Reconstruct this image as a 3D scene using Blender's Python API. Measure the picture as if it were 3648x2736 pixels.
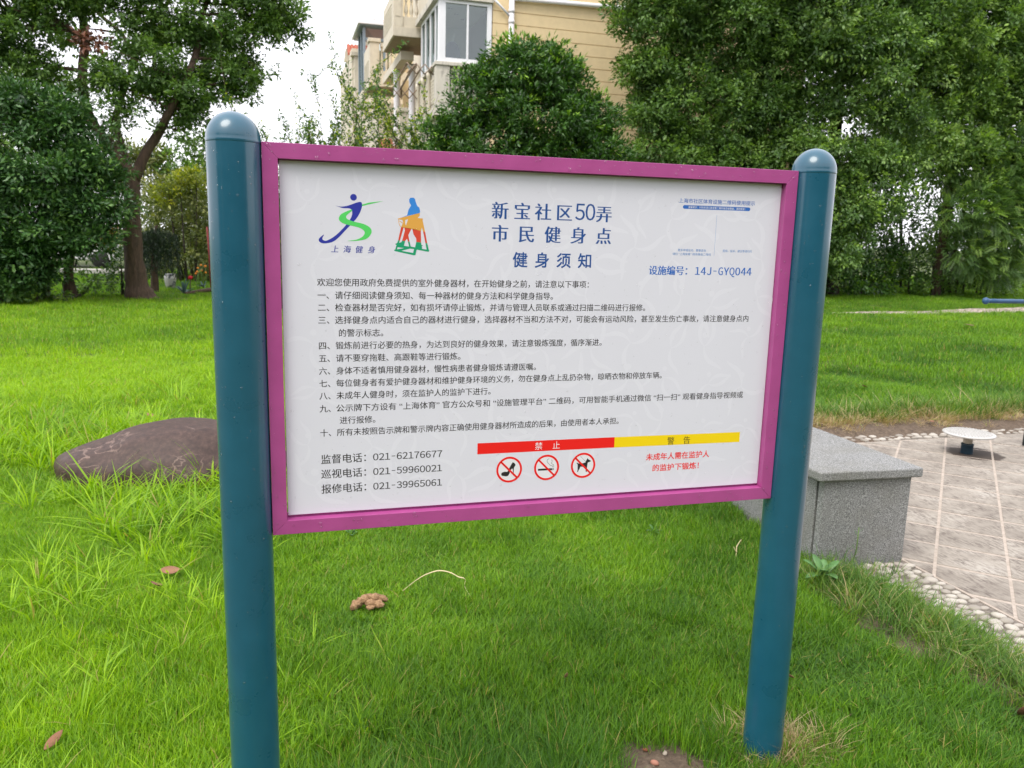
import bpy, math, random
import numpy as np
from mathutils import Vector, Matrix, noise as mnoise

for _o in list(bpy.data.objects):
    bpy.data.objects.remove(_o)
sc = bpy.context.scene
COL = sc.collection
rng = np.random.default_rng(7)
random.seed(7)
PI = math.pi

# ------------------------------------------------------------ camera, world, sun, exposure
cam_d = bpy.data.cameras.new('camera')
cam = bpy.data.objects.new('camera', cam_d)
COL.objects.link(cam)
sc.camera = cam
YAW, PIT, ROLL = 0.2837, -0.1811, 0.0255
CAM = Vector((-0.6402, -1.8868, 1.5366))
Fw = Vector((math.sin(YAW) * math.cos(PIT), math.cos(YAW) * math.cos(PIT), math.sin(PIT)))
R0 = Fw.cross(Vector((0, 0, 1))).normalized()
U0 = R0.cross(Fw)
Rt = R0 * math.cos(ROLL) + U0 * math.sin(ROLL)
Up = -R0 * math.sin(ROLL) + U0 * math.cos(ROLL)
cam.matrix_world = Matrix(((Rt.x, Up.x, -Fw.x, CAM.x), (Rt.y, Up.y, -Fw.y, CAM.y), (Rt.z, Up.z, -Fw.z, CAM.z), (0, 0, 0, 1)))
cam_d.sensor_width = 36
cam_d.lens = 0.7829 * 36
cam_d.clip_start = 0.05
cam_d.clip_end = 2000
cam_d.dof.use_dof = True
cam_d.dof.focus_distance = 2.1
cam_d.dof.aperture_fstop = 8.5

SUN_EL, SUN_AZ = 58, -132        # degrees; azimuth measured from +y towards +x
world = bpy.data.worlds.new('World')
sc.world = world
world.use_nodes = True
wt = world.node_tree
wt.nodes.clear()
w_out = wt.nodes.new('ShaderNodeOutputWorld')
w_bg = wt.nodes.new('ShaderNodeBackground')
w_sky = wt.nodes.new('ShaderNodeTexSky')
w_sky.sky_type = 'NISHITA'
w_sky.sun_disc = False
w_sky.sun_elevation = math.radians(SUN_EL)
w_sky.sun_rotation = math.radians(SUN_AZ)
w_sky.dust_density = 5
w_mix = wt.nodes.new('ShaderNodeMixRGB')
w_mix.inputs[0].default_value = 0.88
w_mix.inputs[2].default_value = (9.6, 9.5, 10.1, 1)      # closed, evenly bright cloud cover
wt.links.new(w_sky.outputs[0], w_mix.inputs[1])
wt.links.new(w_mix.outputs[0], w_bg.inputs[0])
w_bg.inputs[1].default_value = 0.148
wt.links.new(w_bg.outputs[0], w_out.inputs[0])

sun_d = bpy.data.lights.new('sun', 'SUN')
sun_d.energy = 1.9
sun_d.angle = math.radians(32)
sun_d.color = (1.0, 0.96, 0.88)
sun = bpy.data.objects.new('sun', sun_d)
COL.objects.link(sun)
az, el = math.radians(SUN_AZ), math.radians(SUN_EL)
sdir = Vector((math.sin(az) * math.cos(el), math.cos(az) * math.cos(el), math.sin(el)))
sun.rotation_euler = sdir.to_track_quat('Z', 'Y').to_euler()

sc.view_settings.view_transform = 'Standard'
sc.view_settings.look = 'None'
sc.view_settings.exposure = 0.43
sc.view_settings.gamma = 1
sc.view_settings.use_curve_mapping = False
sc.render.resolution_x, sc.render.resolution_y = 1024, 768
sc.cycles.max_bounces = 7
sc.cycles.diffuse_bounces = 5
sc.cycles.glossy_bounces = 3
sc.cycles.transmission_bounces = 4
sc.cycles.transparent_max_bounces = 4

# ------------------------------------------------------------ helpers
def tag(o, label=None, cat=None, group=None, kind=None):
    if label: o['label'] = label
    if cat: o['category'] = cat
    if group: o['group'] = group
    if kind: o['kind'] = kind
    return o

def thing(name, label, cat, loc=(0, 0, 0), group=None):
    o = bpy.data.objects.new(name, None)
    o.empty_display_size = 0.1
    o.location = loc
    COL.objects.link(o)
    return tag(o, label, cat, group)

def link(name, me, mats, parent=None, smooth=False):
    o = bpy.data.objects.new(name, me)
    for m in (mats if isinstance(mats, (list, tuple)) else [mats]):
        me.materials.append(m)
    if smooth:
        me.polygons.foreach_set('use_smooth', [True] * len(me.polygons))
    COL.objects.link(o)
    if parent is not None:
        o.parent = parent
        o.location = [-c for c in root_loc(parent)]
    return o

_abs = {}
def root_loc(p):
    """world position of a parent (only translations are used for parts built in world coordinates)"""
    v = Vector((0, 0, 0))
    while p is not None:
        v = v + Vector(p.location)
        p = p.parent
    return v

class MB:
    def __init__(s):
        s.v, s.f, s.mi = [], [], []
    def add(s, vs, fs, mi=0):
        b = len(s.v)
        s.v += [tuple(v) for v in vs]
        s.f += [tuple(b + i for i in f) for f in fs]
        s.mi += [mi] * len(fs)
        return s
    def box(s, x0, x1, y0, y1, z0, z1, mi=0):
        vs = [(x, y, z) for z in (z0, z1) for y in (y0, y1) for x in (x0, x1)]
        return s.add(vs, [(0, 2, 3, 1), (4, 5, 7, 6), (0, 1, 5, 4), (2, 6, 7, 3), (0, 4, 6, 2), (1, 3, 7, 5)], mi)
    def prism(s, poly, axis, a, b, mi=0):
        """poly: 2D outline; axis: extrusion axis; the two other axes keep their order"""
        def P(u, v, w):
            return {'x': (w, u, v), 'y': (u, w, v), 'z': (u, v, w)}[axis]
        n = len(poly)
        vs = [P(u, v, a) for u, v in poly] + [P(u, v, b) for u, v in poly]
        fs = [tuple(range(n))[::-1], tuple(range(n, 2 * n))] + [(i, (i + 1) % n, n + (i + 1) % n, n + i) for i in range(n)]
        return s.add(vs, fs, mi)
    def lathe(s, prof, cx, cy, n=24, mi=0, caps=True):
        vs = [(cx + r * math.cos(2 * PI * k / n), cy + r * math.sin(2 * PI * k / n), z) for r, z in prof for k in range(n)]
        fs = []
        for i in range(len(prof) - 1):
            for k in range(n):
                a, b = i * n + k, i * n + (k + 1) % n
                fs.append((a, b, b + n, a + n))
        if caps:
            fs.append(tuple(range(n))[::-1])
            fs.append(tuple(range((len(prof) - 1) * n, len(prof) * n)))
        return s.add(vs, fs, mi)
    def tube(s, pts, rad, n=8, mi=0, wob=0.0, caps=True):
        pts = [Vector(p) for p in pts]
        if not isinstance(rad, (list, tuple)): rad = [rad] * len(pts)
        vs = []
        ref = None
        for i, p in enumerate(pts):
            t = (pts[min(i + 1, len(pts) - 1)] - pts[max(i - 1, 0)]).normalized()
            if ref is None:
                ref = t.orthogonal().normalized()
            ref = (ref - t * ref.dot(t)).normalized()
            b = t.cross(ref)
            for k in range(n):
                a = 2 * PI * k / n
                r = rad[i] * (1 + (random.uniform(-wob, wob) if wob else 0))
                vs.append(p + ref * (r * math.cos(a)) + b * (r * math.sin(a)))
        fs = []
        for i in range(len(pts) - 1):
            for k in range(n):
                a, c = i * n + k, i * n + (k + 1) % n
                fs.append((a, c, c + n, a + n))
        if caps:
            fs.append(tuple(range(n))[::-1])
            fs.append(tuple(range((len(pts) - 1) * n, len(pts) * n)))
        return s.add(vs, fs, mi)
    def build(s, name, mats, parent=None, smooth=False, bevel=0, seg=2):
        me = bpy.data.meshes.new(name)
        me.from_pydata(s.v, [], s.f)
        if len(set(s.mi)) > 1:
            me.polygons.foreach_set('material_index', s.mi)
        me.update()
        o = link(name, me, mats, parent, smooth)
        if bevel:
            m = o.modifiers.new('bevel', 'BEVEL')
            m.width = bevel; m.segments = seg; m.limit_method = 'ANGLE'; m.angle_limit = math.radians(40)
            m.harden_normals = False
        return o

def catmull(pts, k=4):
    """smooth a list of tuples (any dimension)"""
    P = [np.array(p, float) for p in pts]
    out = []
    for i in range(len(P) - 1):
        a, b, c, d = P[max(i - 1, 0)], P[i], P[i + 1], P[min(i + 2, len(P) - 1)]
        for j in range(k):
            t = j / k
            out.append(0.5 * ((2 * b) + (c - a) * t + (2 * a - 5 * b + 4 * c - d) * t * t + (3 * b - a - 3 * c + d) * t ** 3))
    out.append(P[-1])
    return out

# ------------------------------------------------------------ materials
def new_mat(name):
    m = bpy.data.materials.new(name)
    m.use_nodes = True
    nt = m.node_tree
    nt.nodes.clear()
    out = nt.nodes.new('ShaderNodeOutputMaterial')
    return m, nt, out

def bsdf(nt, col=(0.5, 0.5, 0.5), rough=0.5, **kw):
    b = nt.nodes.new('ShaderNodeBsdfPrincipled')
    b.inputs['Base Color'].default_value = (*col, 1)
    b.inputs['Roughness'].default_value = rough
    for k, v in kw.items():
        b.inputs[k.replace('_', ' ')].default_value = v
    return b

def coords(nt, kind='Object'):
    tc = nt.nodes.new('ShaderNodeTexCoord')
    return tc.outputs[kind]

def noise(nt, scale, detail=4, rough=0.55, vec=None, dist=0.0):
    n = nt.nodes.new('ShaderNodeTexNoise')
    n.inputs['Scale'].default_value = scale
    n.inputs['Detail'].default_value = detail
    n.inputs['Roughness'].default_value = rough
    n.inputs['Distortion'].default_value = dist
    if vec is None: vec = nt.nodes.new('ShaderNodeNewGeometry').outputs['Position']
    nt.links.new(vec, n.inputs['Vector'])
    return n.outputs['Fac']

def ramp(nt, fac, stops):
    r = nt.nodes.new('ShaderNodeValToRGB')
    cr = r.color_ramp
    while len(cr.elements) < len(stops): cr.elements.new(0.5)
    for e, (p, c) in zip(cr.elements, stops):
        e.position = p
        e.color = (*c, 1) if len(c) == 3 else c
    nt.links.new(fac, r.inputs[0])
    return r.outputs[0]

def mixc(nt, fac, a, b, mode='MIX'):
    m = nt.nodes.new('ShaderNodeMixRGB')
    m.blend_type = mode
    for s, v in ((m.inputs[0], fac), (m.inputs[1], a), (m.inputs[2], b)):
        if isinstance(v, (int, float)): s.default_value = v
        elif isinstance(v, tuple): s.default_value = (*v, 1)
        else: nt.links.new(v, s)
    return m.outputs[0]

def math_n(nt, op, a, b=0.0):
    m = nt.nodes.new('ShaderNodeMath')
    m.operation = op
    for s, v in ((m.inputs[0], a), (m.inputs[1], b)):
        if isinstance(v, (int, float)): s.default_value = v
        else: nt.links.new(v, s)
    return m.outputs[0]

def bump(nt, b, h, strength=0.3, dist=0.01):
    n = nt.nodes.new('ShaderNodeBump')
    n.inputs['Strength'].default_value = strength
    n.inputs['Distance'].default_value = dist
    nt.links.new(h, n.inputs['Height'])
    nt.links.new(n.outputs[0], b.inputs['Normal'])

def attr(nt, name, kind='GEOMETRY'):
    a = nt.nodes.new('ShaderNodeAttribute')
    a.attribute_type = kind
    a.attribute_name = name
    return a.outputs['Fac']

def plain(name, col, rough=0.5, var=0.0, scale=8.0, bmp=0.0, bscale=60, bdist=0.002, **kw):
    m, nt, out = new_mat(name)
    b = bsdf(nt, col, rough, **kw)
    if var:
        f = noise(nt, scale)
        c = ramp(nt, f, [(0.25, tuple(x * (1 - var) for x in col)), (0.75, tuple(min(1, x * (1 + var)) for x in col))])
        nt.links.new(c, b.inputs['Base Color'])
    if bmp:
        bump(nt, b, noise(nt, bscale), bmp, bdist)
    nt.links.new(b.outputs[0], out.inputs[0])
    return m

def leaf_mat(name, stops, young, trans=0.3, rough=0.42, spec=0.5, clump=0.6):
    """leaf colour from the leaf's own random tint, a slow change across the crown, and its age"""
    m, nt, out = new_mat(name)
    f = attr(nt, 'tint')
    c = ramp(nt, f, stops)
    c = mixc(nt, attr(nt, 'young'), c, young)
    b = bsdf(nt, (0.05, 0.1, 0.02), rough)
    b.inputs['Specular IOR Level'].default_value = spec
    nt.links.new(c, b.inputs['Base Color'])
    t = nt.nodes.new('ShaderNodeBsdfTranslucent')
    ct = mixc(nt, 1.0, c, (1.25, 1.35, 0.45), 'MULTIPLY')
    nt.links.new(ct, t.inputs[0])
    mx = nt.nodes.new('ShaderNodeMixShader')
    mx.inputs[0].default_value = trans
    nt.links.new(b.outputs[0], mx.inputs[1])
    nt.links.new(t.outputs[0], mx.inputs[2])
    nt.links.new(mx.outputs[0], out.inputs[0])
    return m

def grass_mat(name, stops, tipcol, trans=0.4):
    m, nt, out = new_mat(name)
    a = attr(nt, 'patch_tint', 'INSTANCER')
    r = attr(nt, 'tint')
    f = math_n(nt, 'ADD', math_n(nt, 'MULTIPLY', a, 0.66), math_n(nt, 'MULTIPLY', r, 0.40))
    c = ramp(nt, f, stops)
    c = mixc(nt, math_n(nt, 'MULTIPLY', attr(nt, 'dry'), 0.9), c, tipcol)
    b = bsdf(nt, (0.1, 0.2, 0.02), 0.5)
    b.inputs['Specular IOR Level'].default_value = 0.35
    nt.links.new(c, b.inputs['Base Color'])
    t = nt.nodes.new('ShaderNodeBsdfTranslucent')
    nt.links.new(mixc(nt, 1.0, c, (1.3, 1.3, 0.5), 'MULTIPLY'), t.inputs[0])
    mx = nt.nodes.new('ShaderNodeMixShader')
    mx.inputs[0].default_value = trans
    nt.links.new(b.outputs[0], mx.inputs[1])
    nt.links.new(t.outputs[0], mx.inputs[2])
    nt.links.new(mx.outputs[0], out.inputs[0])
    return m

def paint(name, col, rough=0.3, coat=0.3, wave=0.0):
    m, nt, out = new_mat(name)
    b = bsdf(nt, col, rough)
    b.inputs['Coat Weight'].default_value = coat
    b.inputs['Coat Roughness'].default_value = 0.13
    f = noise(nt, 14, 5)
    g = noise(nt, 90, 3)
    c = ramp(nt, f, [(0.3, tuple(x * 0.92 for x in col)), (0.7, tuple(x * 1.07 for x in col))])
    nt.links.new(c, b.inputs['Base Color'])
    nt.links.new(math_n(nt, 'ADD', math_n(nt, 'MULTIPLY', f, 0.25), rough - 0.12), b.inputs['Roughness'])
    bump(nt, b, math_n(nt, 'ADD', math_n(nt, 'MULTIPLY', f, wave), math_n(nt, 'MULTIPLY', g, 0.3)), 0.10, 0.0008)
    nt.links.new(b.outputs[0], out.inputs[0])
    return m

M = {}
M['teal'] = paint('teal_paint', (0.008, 0.085, 0.140), 0.30, 0.6, 2.0)
M['magenta'] = paint('magenta_paint', (0.40, 0.068, 0.250), 0.36, 0.2, 2.0)
M['panel'] = plain('printed_panel', (0.70, 0.69, 0.765), 0.38, 0.012, 3)
M['wmark'] = plain('faint_print', (0.728, 0.718, 0.792), 0.38)
def ink(name, c): M[name] = plain(name, c, 0.5)
ink('ink_black', (0.018, 0.014, 0.016)); ink('ink_blue', (0.006, 0.065, 0.27)); ink('ink_sky', (0.02, 0.13, 0.48))
ink('ink_navy', (0.018, 0.028, 0.33)); ink('ink_green', (0.085, 0.62, 0.12)); ink('ink_red', (0.82, 0.008, 0.006))
ink('ink_yellow', (0.88, 0.63, 0.0)); ink('ink_white', (0.80, 0.79, 0.82)); ink('ink_walker_blue', (0.03, 0.23, 0.68))
ink('ink_walker_orange', (0.72, 0.36, 0.06)); ink('ink_walker_red', (0.64, 0.055, 0.025)); ink('ink_walker_green', (0.0, 0.31, 0.14))
ink('ink_disc', (0.76, 0.75, 0.78)); ink('ink_caption', (0.10, 0.26, 0.58))

def bark(name, a, b_, scale=9):
    m, nt, out = new_mat(name)
    geo = nt.nodes.new('ShaderNodeNewGeometry')
    mp = nt.nodes.new('ShaderNodeMapping')
    mp.inputs['Scale'].default_value = (1, 1, 0.25)
    nt.links.new(geo.outputs['Position'], mp.inputs[0])
    f = noise(nt, scale * 2.2, 6, 0.65, mp.outputs[0])
    g = noise(nt, 2.0, 3)
    c = ramp(nt, f, [(0.3, a), (0.7, b_)])
    c = mixc(nt, math_n(nt, 'MULTIPLY', g, 0.35), c, (0.05, 0.055, 0.03))
    b = bsdf(nt, a, 0.85)
    nt.links.new(c, b.inputs['Base Color'])
    bump(nt, b, f, 0.9, 0.03)
    nt.links.new(b.outputs[0], out.inputs[0])
    return m
M['bark'] = bark('camphor_bark', (0.045, 0.026, 0.018), (0.15, 0.088, 0.058))
M['bark_dark'] = bark('dark_bark', (0.022, 0.016, 0.012), (0.07, 0.05, 0.038))

# ------------------------------------------------------------ ground relief
BUMPS = [(float(a), float(b), float(c), float(d)) for a, b, c, d in zip(rng.uniform(-8, 16, 130), rng.uniform(-0.3, 12.5, 130), rng.uniform(0.15, 0.5, 130), rng.uniform(-0.035, 0.035, 130))]
HOLLOWS = [(5.2, 7.4, 0.45, -0.06), (6.6, 7.9, 0.4, -0.05), (5.6, 6.1, 0.4, -0.06), (7.4, 6.6, 0.5, -0.06), (6.3, 5.6, 0.35, -0.05),
           (8.4, 9.3, 0.5, -0.06), (4.6, 8.9, 0.5, -0.05), (9.2, 7.2, 0.4, -0.05), (7.2, 5.0, 0.45, -0.06)]
def sstep(a, b, x):
    t = np.clip((x - a) / (b - a), 0, 1)
    return t * t * (3 - 2 * t)
def paved_mask(x, y):
    """1 on the paved square, its pebble border and the bare strip behind"""
    m1 = sstep(1.93, 2.05, x) * (1 - sstep(3.45, 3.6, y))
    return m1
def ground_h(x, y):
    x = np.asarray(x, float); y = np.asarray(y, float)
    h = np.zeros(np.broadcast(x, y).shape)
    for a, b, r, k in BUMPS + HOLLOWS:
        h = h + k * np.exp(-((x - a) ** 2 + (y - b) ** 2) / (2 * r * r) * 1.0)
    h = h + 0.015 * np.sin(x * 1.7 + 0.6 * np.sin(y * 1.3)) * np.sin(y * 1.4 + 1)
    near = sstep(0.6, 1.6, np.hypot(x - 0.72, y) )
    h = h * (0.3 + 0.7 * near)
    h = h + 0.15 * np.exp(-((x - 1.45) ** 2 / 0.18 + (y - 2.75) ** 2 / 0.45))      # turf banked up against the low wall
    h = h + 0.10 * sstep(4.2, 7.5, y) * sstep(2.5, 5, x) * (1 - sstep(12, 13, y))
    h = h + 0.10 * sstep(14.0, 16.5, y) * sstep(7, 10, x)
    pm = paved_mask(x, y)
    return h * (1 - pm) - 0.035 * pm
def gh(x, y): return float(ground_h(np.array([x]), np.array([y]))[0])

def grid_lines(lo, hi, fine_lo, fine_hi, step):
    a = list(np.arange(fine_lo, fine_hi + 1e-6, step))
    s = step; x = fine_hi
    while x < hi:
        s *= 1.25; x += s; a.append(min(x, hi))
    s = step; x = fine_lo
    while x > lo:
        s *= 1.25; x -= s; a.insert(0, max(x, lo))
    return np.array(a)
gx_ = grid_lines(-400, 400, -4, 9, 0.055)
gy_ = grid_lines(-300, 600, -1.2, 9, 0.06)
GX, GY = np.meshgrid(gx_, gy_)
GZ = ground_h(GX, GY)
vs = np.stack([GX.ravel(), GY.ravel(), GZ.ravel()], 1)
ny, nx = GX.shape
idx = np.arange(nx * ny).reshape(ny, nx)
fs = np.stack([idx[:-1, :-1].ravel(), idx[:-1, 1:].ravel(), idx[1:, 1:].ravel(), idx[1:, :-1].ravel()], 1)
def np_mesh(name, v, f, attrs=None):
    """mesh from arrays; f: (n, k) faces of equal size"""
    me = bpy.data.meshes.new(name)
    v = np.ascontiguousarray(v, dtype=np.float32); f = np.ascontiguousarray(f, dtype=np.int32)
    me.vertices.add(len(v)); me.vertices.foreach_set('co', v.ravel())
    k = f.shape[1]
    me.loops.add(f.size); me.loops.foreach_set('vertex_index', f.ravel())
    me.polygons.add(len(f))
    me.polygons.foreach_set('loop_start', np.arange(0, f.size, k, dtype=np.int32))
    me.polygons.foreach_set('loop_total', np.full(len(f), k, dtype=np.int32))
    for n, a in (attrs or {}).items():
        at = me.attributes.new(n, 'FLOAT', 'POINT')
        at.data.foreach_set('value', np.ascontiguousarray(a, dtype=np.float32))
    me.update(calc_edges=True)
    return me

m, nt, out = new_mat('soil_and_thatch')
f1 = noise(nt, 1.3, 3); f2 = noise(nt, 26, 6, 0.7); f3 = noise(nt, 140, 3)
c = ramp(nt, f2, [(0.3, (0.03, 0.04, 0.010)), (0.6, (0.075, 0.10, 0.02)), (0.8, (0.14, 0.13, 0.045))])
c = mixc(nt, math_n(nt, 'MULTIPLY', f1, 0.5), c, (0.10, 0.15, 0.02))
b = bsdf(nt, (0.1, 0.1, 0.05), 0.95)
nt.links.new(c, b.inputs['Base Color'])
bump(nt, b, f2, 0.8, 0.02)
nt.links.new(b.outputs[0], out.inputs[0])
M['ground'] = m
g_me = np_mesh('ground', vs, fs)
ground = link('ground', g_me, M['ground'], None, True)
tag(ground, kind='structure')

m, nt, out = new_mat('bare_soil')
f2 = noise(nt, 34, 7, 0.7); f3 = noise(nt, 9, 4)
c = ramp(nt, f2, [(0.3, (0.05, 0.033, 0.022)), (0.55, (0.16, 0.115, 0.078)), (0.8, (0.30, 0.235, 0.17))])
c = mixc(nt, math_n(nt, 'MULTIPLY', f3, 0.5), c, (0.09, 0.062, 0.045))
b = bsdf(nt, (0.2, 0.15, 0.1), 0.95)
nt.links.new(c, b.inputs['Base Color'])
bump(nt, b, f2, 1.0, 0.02)
nt.links.new(b.outputs[0], out.inputs[0])
M['soil'] = m

def sheet(name, poly_fn, x0, x1, y0, y1, step, mat, lift, rough_amp=0.0):
    """irregular patch of ground following the relief; keeps the cells where poly_fn > 0"""
    xs = np.arange(x0, x1 + step / 2, step); ys = np.arange(y0, y1 + step / 2, step)
    X, Y = np.meshgrid(xs, ys)
    Z = ground_h(X, Y) + lift + rough_amp * rng.uniform(-1, 1, X.shape)
    keep = poly_fn(X, Y)
    n0, n1 = X.shape
    I = np.arange(n0 * n1).reshape(n0, n1)
    F = np.stack([I[:-1, :-1].ravel(), I[:-1, 1:].ravel(), I[1:, 1:].ravel(), I[1:, :-1].ravel()], 1)
    kc = ((keep[:-1, :-1] > 0) & (keep[1:, 1:] > 0)).ravel()
    F = F[kc]
    Z = Z - 0.03 * np.clip(0.15 - keep, 0, 0.15) / 0.15
    me = np_mesh(name, np.stack([X.ravel(), Y.ravel(), Z.ravel()], 1), F)
    o = link(name, me, mat, None, True)
    return tag(o, kind='structure')
def wob(x, y, s=3.0):
    return 0.5 * np.sin(x * s + 2 * np.sin(y * s * 0.7)) + 0.5 * np.sin(y * s * 1.3 + 1.5 * np.sin(x * s * 1.9))
def soil_patch_near(X, Y):
    return 1 - ((X - 0.40) / 0.19) ** 2 - ((Y - 0.0) / 0.19) ** 2 + 0.45 * wob(X, Y, 17) + 0.25 * wob(Y, X, 41)
def soil_patch_post(X, Y):
    return 1 - ((X - 0.80) / 0.13) ** 2 - ((Y - 0.03) / 0.10) ** 2 + 0.2 * wob(X, Y, 16)
def dirt_strip(X, Y):
    return np.minimum(1 - np.abs((Y - 3.60 - 0.05 * wob(X, Y, 2)) / 0.30), (X - 2.6) * 2)
def weedy_soil(X, Y):
    return np.minimum(1 - np.abs((X - 1.80 + 0.10 * (Y - 0.6) - 0.05 * wob(X, Y, 5)) / 0.19), 1.3 - Y)
sheet('bare_soil', soil_patch_near, 0.1, 0.9, -0.2, 0.3, 0.012, M['soil'], 0.004, 0.004)
sheet('bare_soil', soil_patch_post, 0.6, 1.0, -0.15, 0.2, 0.012, M['soil'], 0.006, 0.004)
sheet('dry_soil', dirt_strip, 2.4, 9, 3.2, 4.0, 0.03, M['soil'], 0.036, 0.004)
sheet('weedy_soil', weedy_soil, 1.4, 2.12, -0.9, 1.3, 0.02, M['soil'], 0.012, 0.004)

# ------------------------------------------------------------ paved square of tiles (45 degrees to the sign)
m, nt, out = new_mat('mortar_bed')
f = noise(nt, 40, 5)
c = ramp(nt, f, [(0.3, (0.33, 0.28, 0.23)), (0.7, (0.47, 0.40, 0.34))])
b = bsdf(nt, (0.45, 0.36, 0.28), 0.9)
nt.links.new(c, b.inputs['Base Color'])
bump(nt, b, f, 0.4, 0.003)
nt.links.new(b.outputs[0], out.inputs[0])
M['mortar'] = m

m, nt, out = new_mat('weathered_tile')
geo = nt.nodes.new('ShaderNodeNewGeometry').outputs['Position']
rot = nt.nodes.new('ShaderNodeMapping')
rot.inputs['Rotation'].default_value = (0, 0, math.radians(45))
rot.inputs['Scale'].default_value = (1, 0.30, 1)
nt.links.new(geo, rot.inputs[0])
f = noise(nt, 70, 5, 0.7, rot.outputs[0]); g = noise(nt, 3.2, 5, 0.6); h = noise(nt, 9, 3)
base = ramp(nt, g, [(0.35, (0.24, 0.21, 0.175)), (0.55, (0.32, 0.285, 0.24)), (0.7, (0.41, 0.375, 0.325))])
dirt = ramp(nt, f, [(0.45, (0, 0, 0)), (0.58, (0.85, 0.85, 0.85))])
amt = ramp(nt, h, [(0.35, (0.15, 0.15, 0.15)), (0.65, (0.95, 0.95, 0.95))])
c = mixc(nt, mixc(nt, 1.0, dirt, amt, 'MULTIPLY'), base, (0.085, 0.064, 0.053))
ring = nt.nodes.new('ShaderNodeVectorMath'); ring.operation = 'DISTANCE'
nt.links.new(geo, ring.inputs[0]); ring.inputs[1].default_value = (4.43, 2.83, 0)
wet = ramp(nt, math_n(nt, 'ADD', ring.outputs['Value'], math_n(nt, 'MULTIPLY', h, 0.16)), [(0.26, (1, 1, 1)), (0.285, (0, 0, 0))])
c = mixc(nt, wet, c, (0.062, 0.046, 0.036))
b = bsdf(nt, (0.3, 0.27, 0.24), 0.8)
nt.links.new(c, b.inputs['Base Color'])
bump(nt, b, f, 0.35, 0.003)
nt.links.new(b.outputs[0], out.inputs[0])
M['tile'] = m

PAVE = [(2.32, -1.2), (7.4, -1.2), (7.4, 3.30), (2.32, 3.30)]
pave = MB().prism(PAVE, 'z', -0.06, -0.0042).build('paving', M['mortar'])
tag(pave, kind='structure')
def clip_poly(poly, x0, x1, y0, y1):
    def clip(p, inside, inter):
        o = []
        for i in range(len(p)):
            a, b = p[i], p[(i + 1) % len(p)]
            if inside(a):
                o.append(a)
                if not inside(b): o.append(inter(a, b))
            elif inside(b): o.append(inter(a, b))
        return o
    def ix(v): return lambda a, b: (v, a[1] + (b[1] - a[1]) * (v - a[0]) / (b[0] - a[0]))
    def iy(v): return lambda a, b: (a[0] + (b[0] - a[0]) * (v - a[1]) / (b[1] - a[1]), v)
    for ins, it in ((lambda p: p[0] >= x0, ix(x0)), (lambda p: p[0] <= x1, ix(x1)), (lambda p: p[1] >= y0, iy(y0)), (lambda p: p[1] <= y1, iy(y1))):
        if len(poly) < 3: return []
        poly = clip(poly, ins, it)
    return poly
D1, D2 = 0.451, 0.437       # spacing of the joint families x-y and x+y
J = 0.011
tiles = 0
for i in range(-8, 16):
    for j in range(-8, 22):
        p0, p1 = 1.318 + i * D1 + J, 1.318 + (i + 1) * D1 - J
        q0, q1 = 4.0 + j * D2 + J * 1.7, 4.0 + (j + 1) * D2 - J * 1.7
        poly = [((q0 + p0) / 2, (q0 - p0) / 2), ((q0 + p1) / 2, (q0 - p1) / 2), ((q1 + p1) / 2, (q1 - p1) / 2), ((q1 + p0) / 2, (q1 - p0) / 2)]
        poly = clip_poly(poly, 2.335, 6.4, -0.9, 3.285)
        if len(poly) < 3: continue
        ar = 0.5 * abs(sum(poly[k][0] * poly[(k + 1) % len(poly)][1] - poly[(k + 1) % len(poly)][0] * poly[k][1] for k in range(len(poly))))
        if ar < 0.004: continue
        if 1.8 < poly[0][0] < 2.4 and poly[0][1] > 1.3 and all(p[0] < 2.36 for p in poly): continue
        top = -0.0022 + random.uniform(-0.0008, 0.0010)
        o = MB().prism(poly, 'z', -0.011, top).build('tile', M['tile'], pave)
        tiles += 1

# pebble border
m, nt, out = new_mat('pebble_mortar')
f = noise(nt, 60, 5)
c = ramp(nt, f, [(0.3, (0.10, 0.085, 0.07)), (0.7, (0.25, 0.215, 0.18))])
b = bsdf(nt, (0.2, 0.18, 0.15), 0.9)
nt.links.new(c, b.inputs['Base Color']); bump(nt, b, f, 0.5, 0.004)
nt.links.new(b.outputs[0], out.inputs[0])
M['pebble_mortar'] = m
def ind_mat(name, stops, rough, bscale=90, bst=0.2):
    m, nt, out = new_mat(name)
    oi = nt.nodes.new('ShaderNodeObjectInfo')
    c = ramp(nt, oi.outputs['Random'], stops)
    c = mixc(nt, math_n(nt, 'MULTIPLY', noise(nt, bscale), 0.4), c, tuple(x * 0.6 for x in stops[0][1]))
    b = bsdf(nt, stops[0][1], rough)
    nt.links.new(c, b.inputs['Base Color'])
    bump(nt, b, noise(nt, bscale), bst, 0.002)
    nt.links.new(b.outputs[0], out.inputs[0])
    return m
M['pebble'] = ind_mat('pebble', [(0.0, (0.27, 0.24, 0.20)), (0.4, (0.38, 0.34, 0.29)), (0.8, (0.50, 0.46, 0.40))], 0.6)
def ico(sub=1):
    import bmesh
    bm = bmesh.new()
    bmesh.ops.create_icosphere(bm, subdivisions=sub, radius=1)
    v = [tuple(x.co) for x in bm.verts]; f = [tuple(x.index for x in q.verts) for q in bm.faces]
    bm.free()
    return v, f
ICO1, ICO2, ICO3 = ico(1), ico(2), ico(3)
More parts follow.
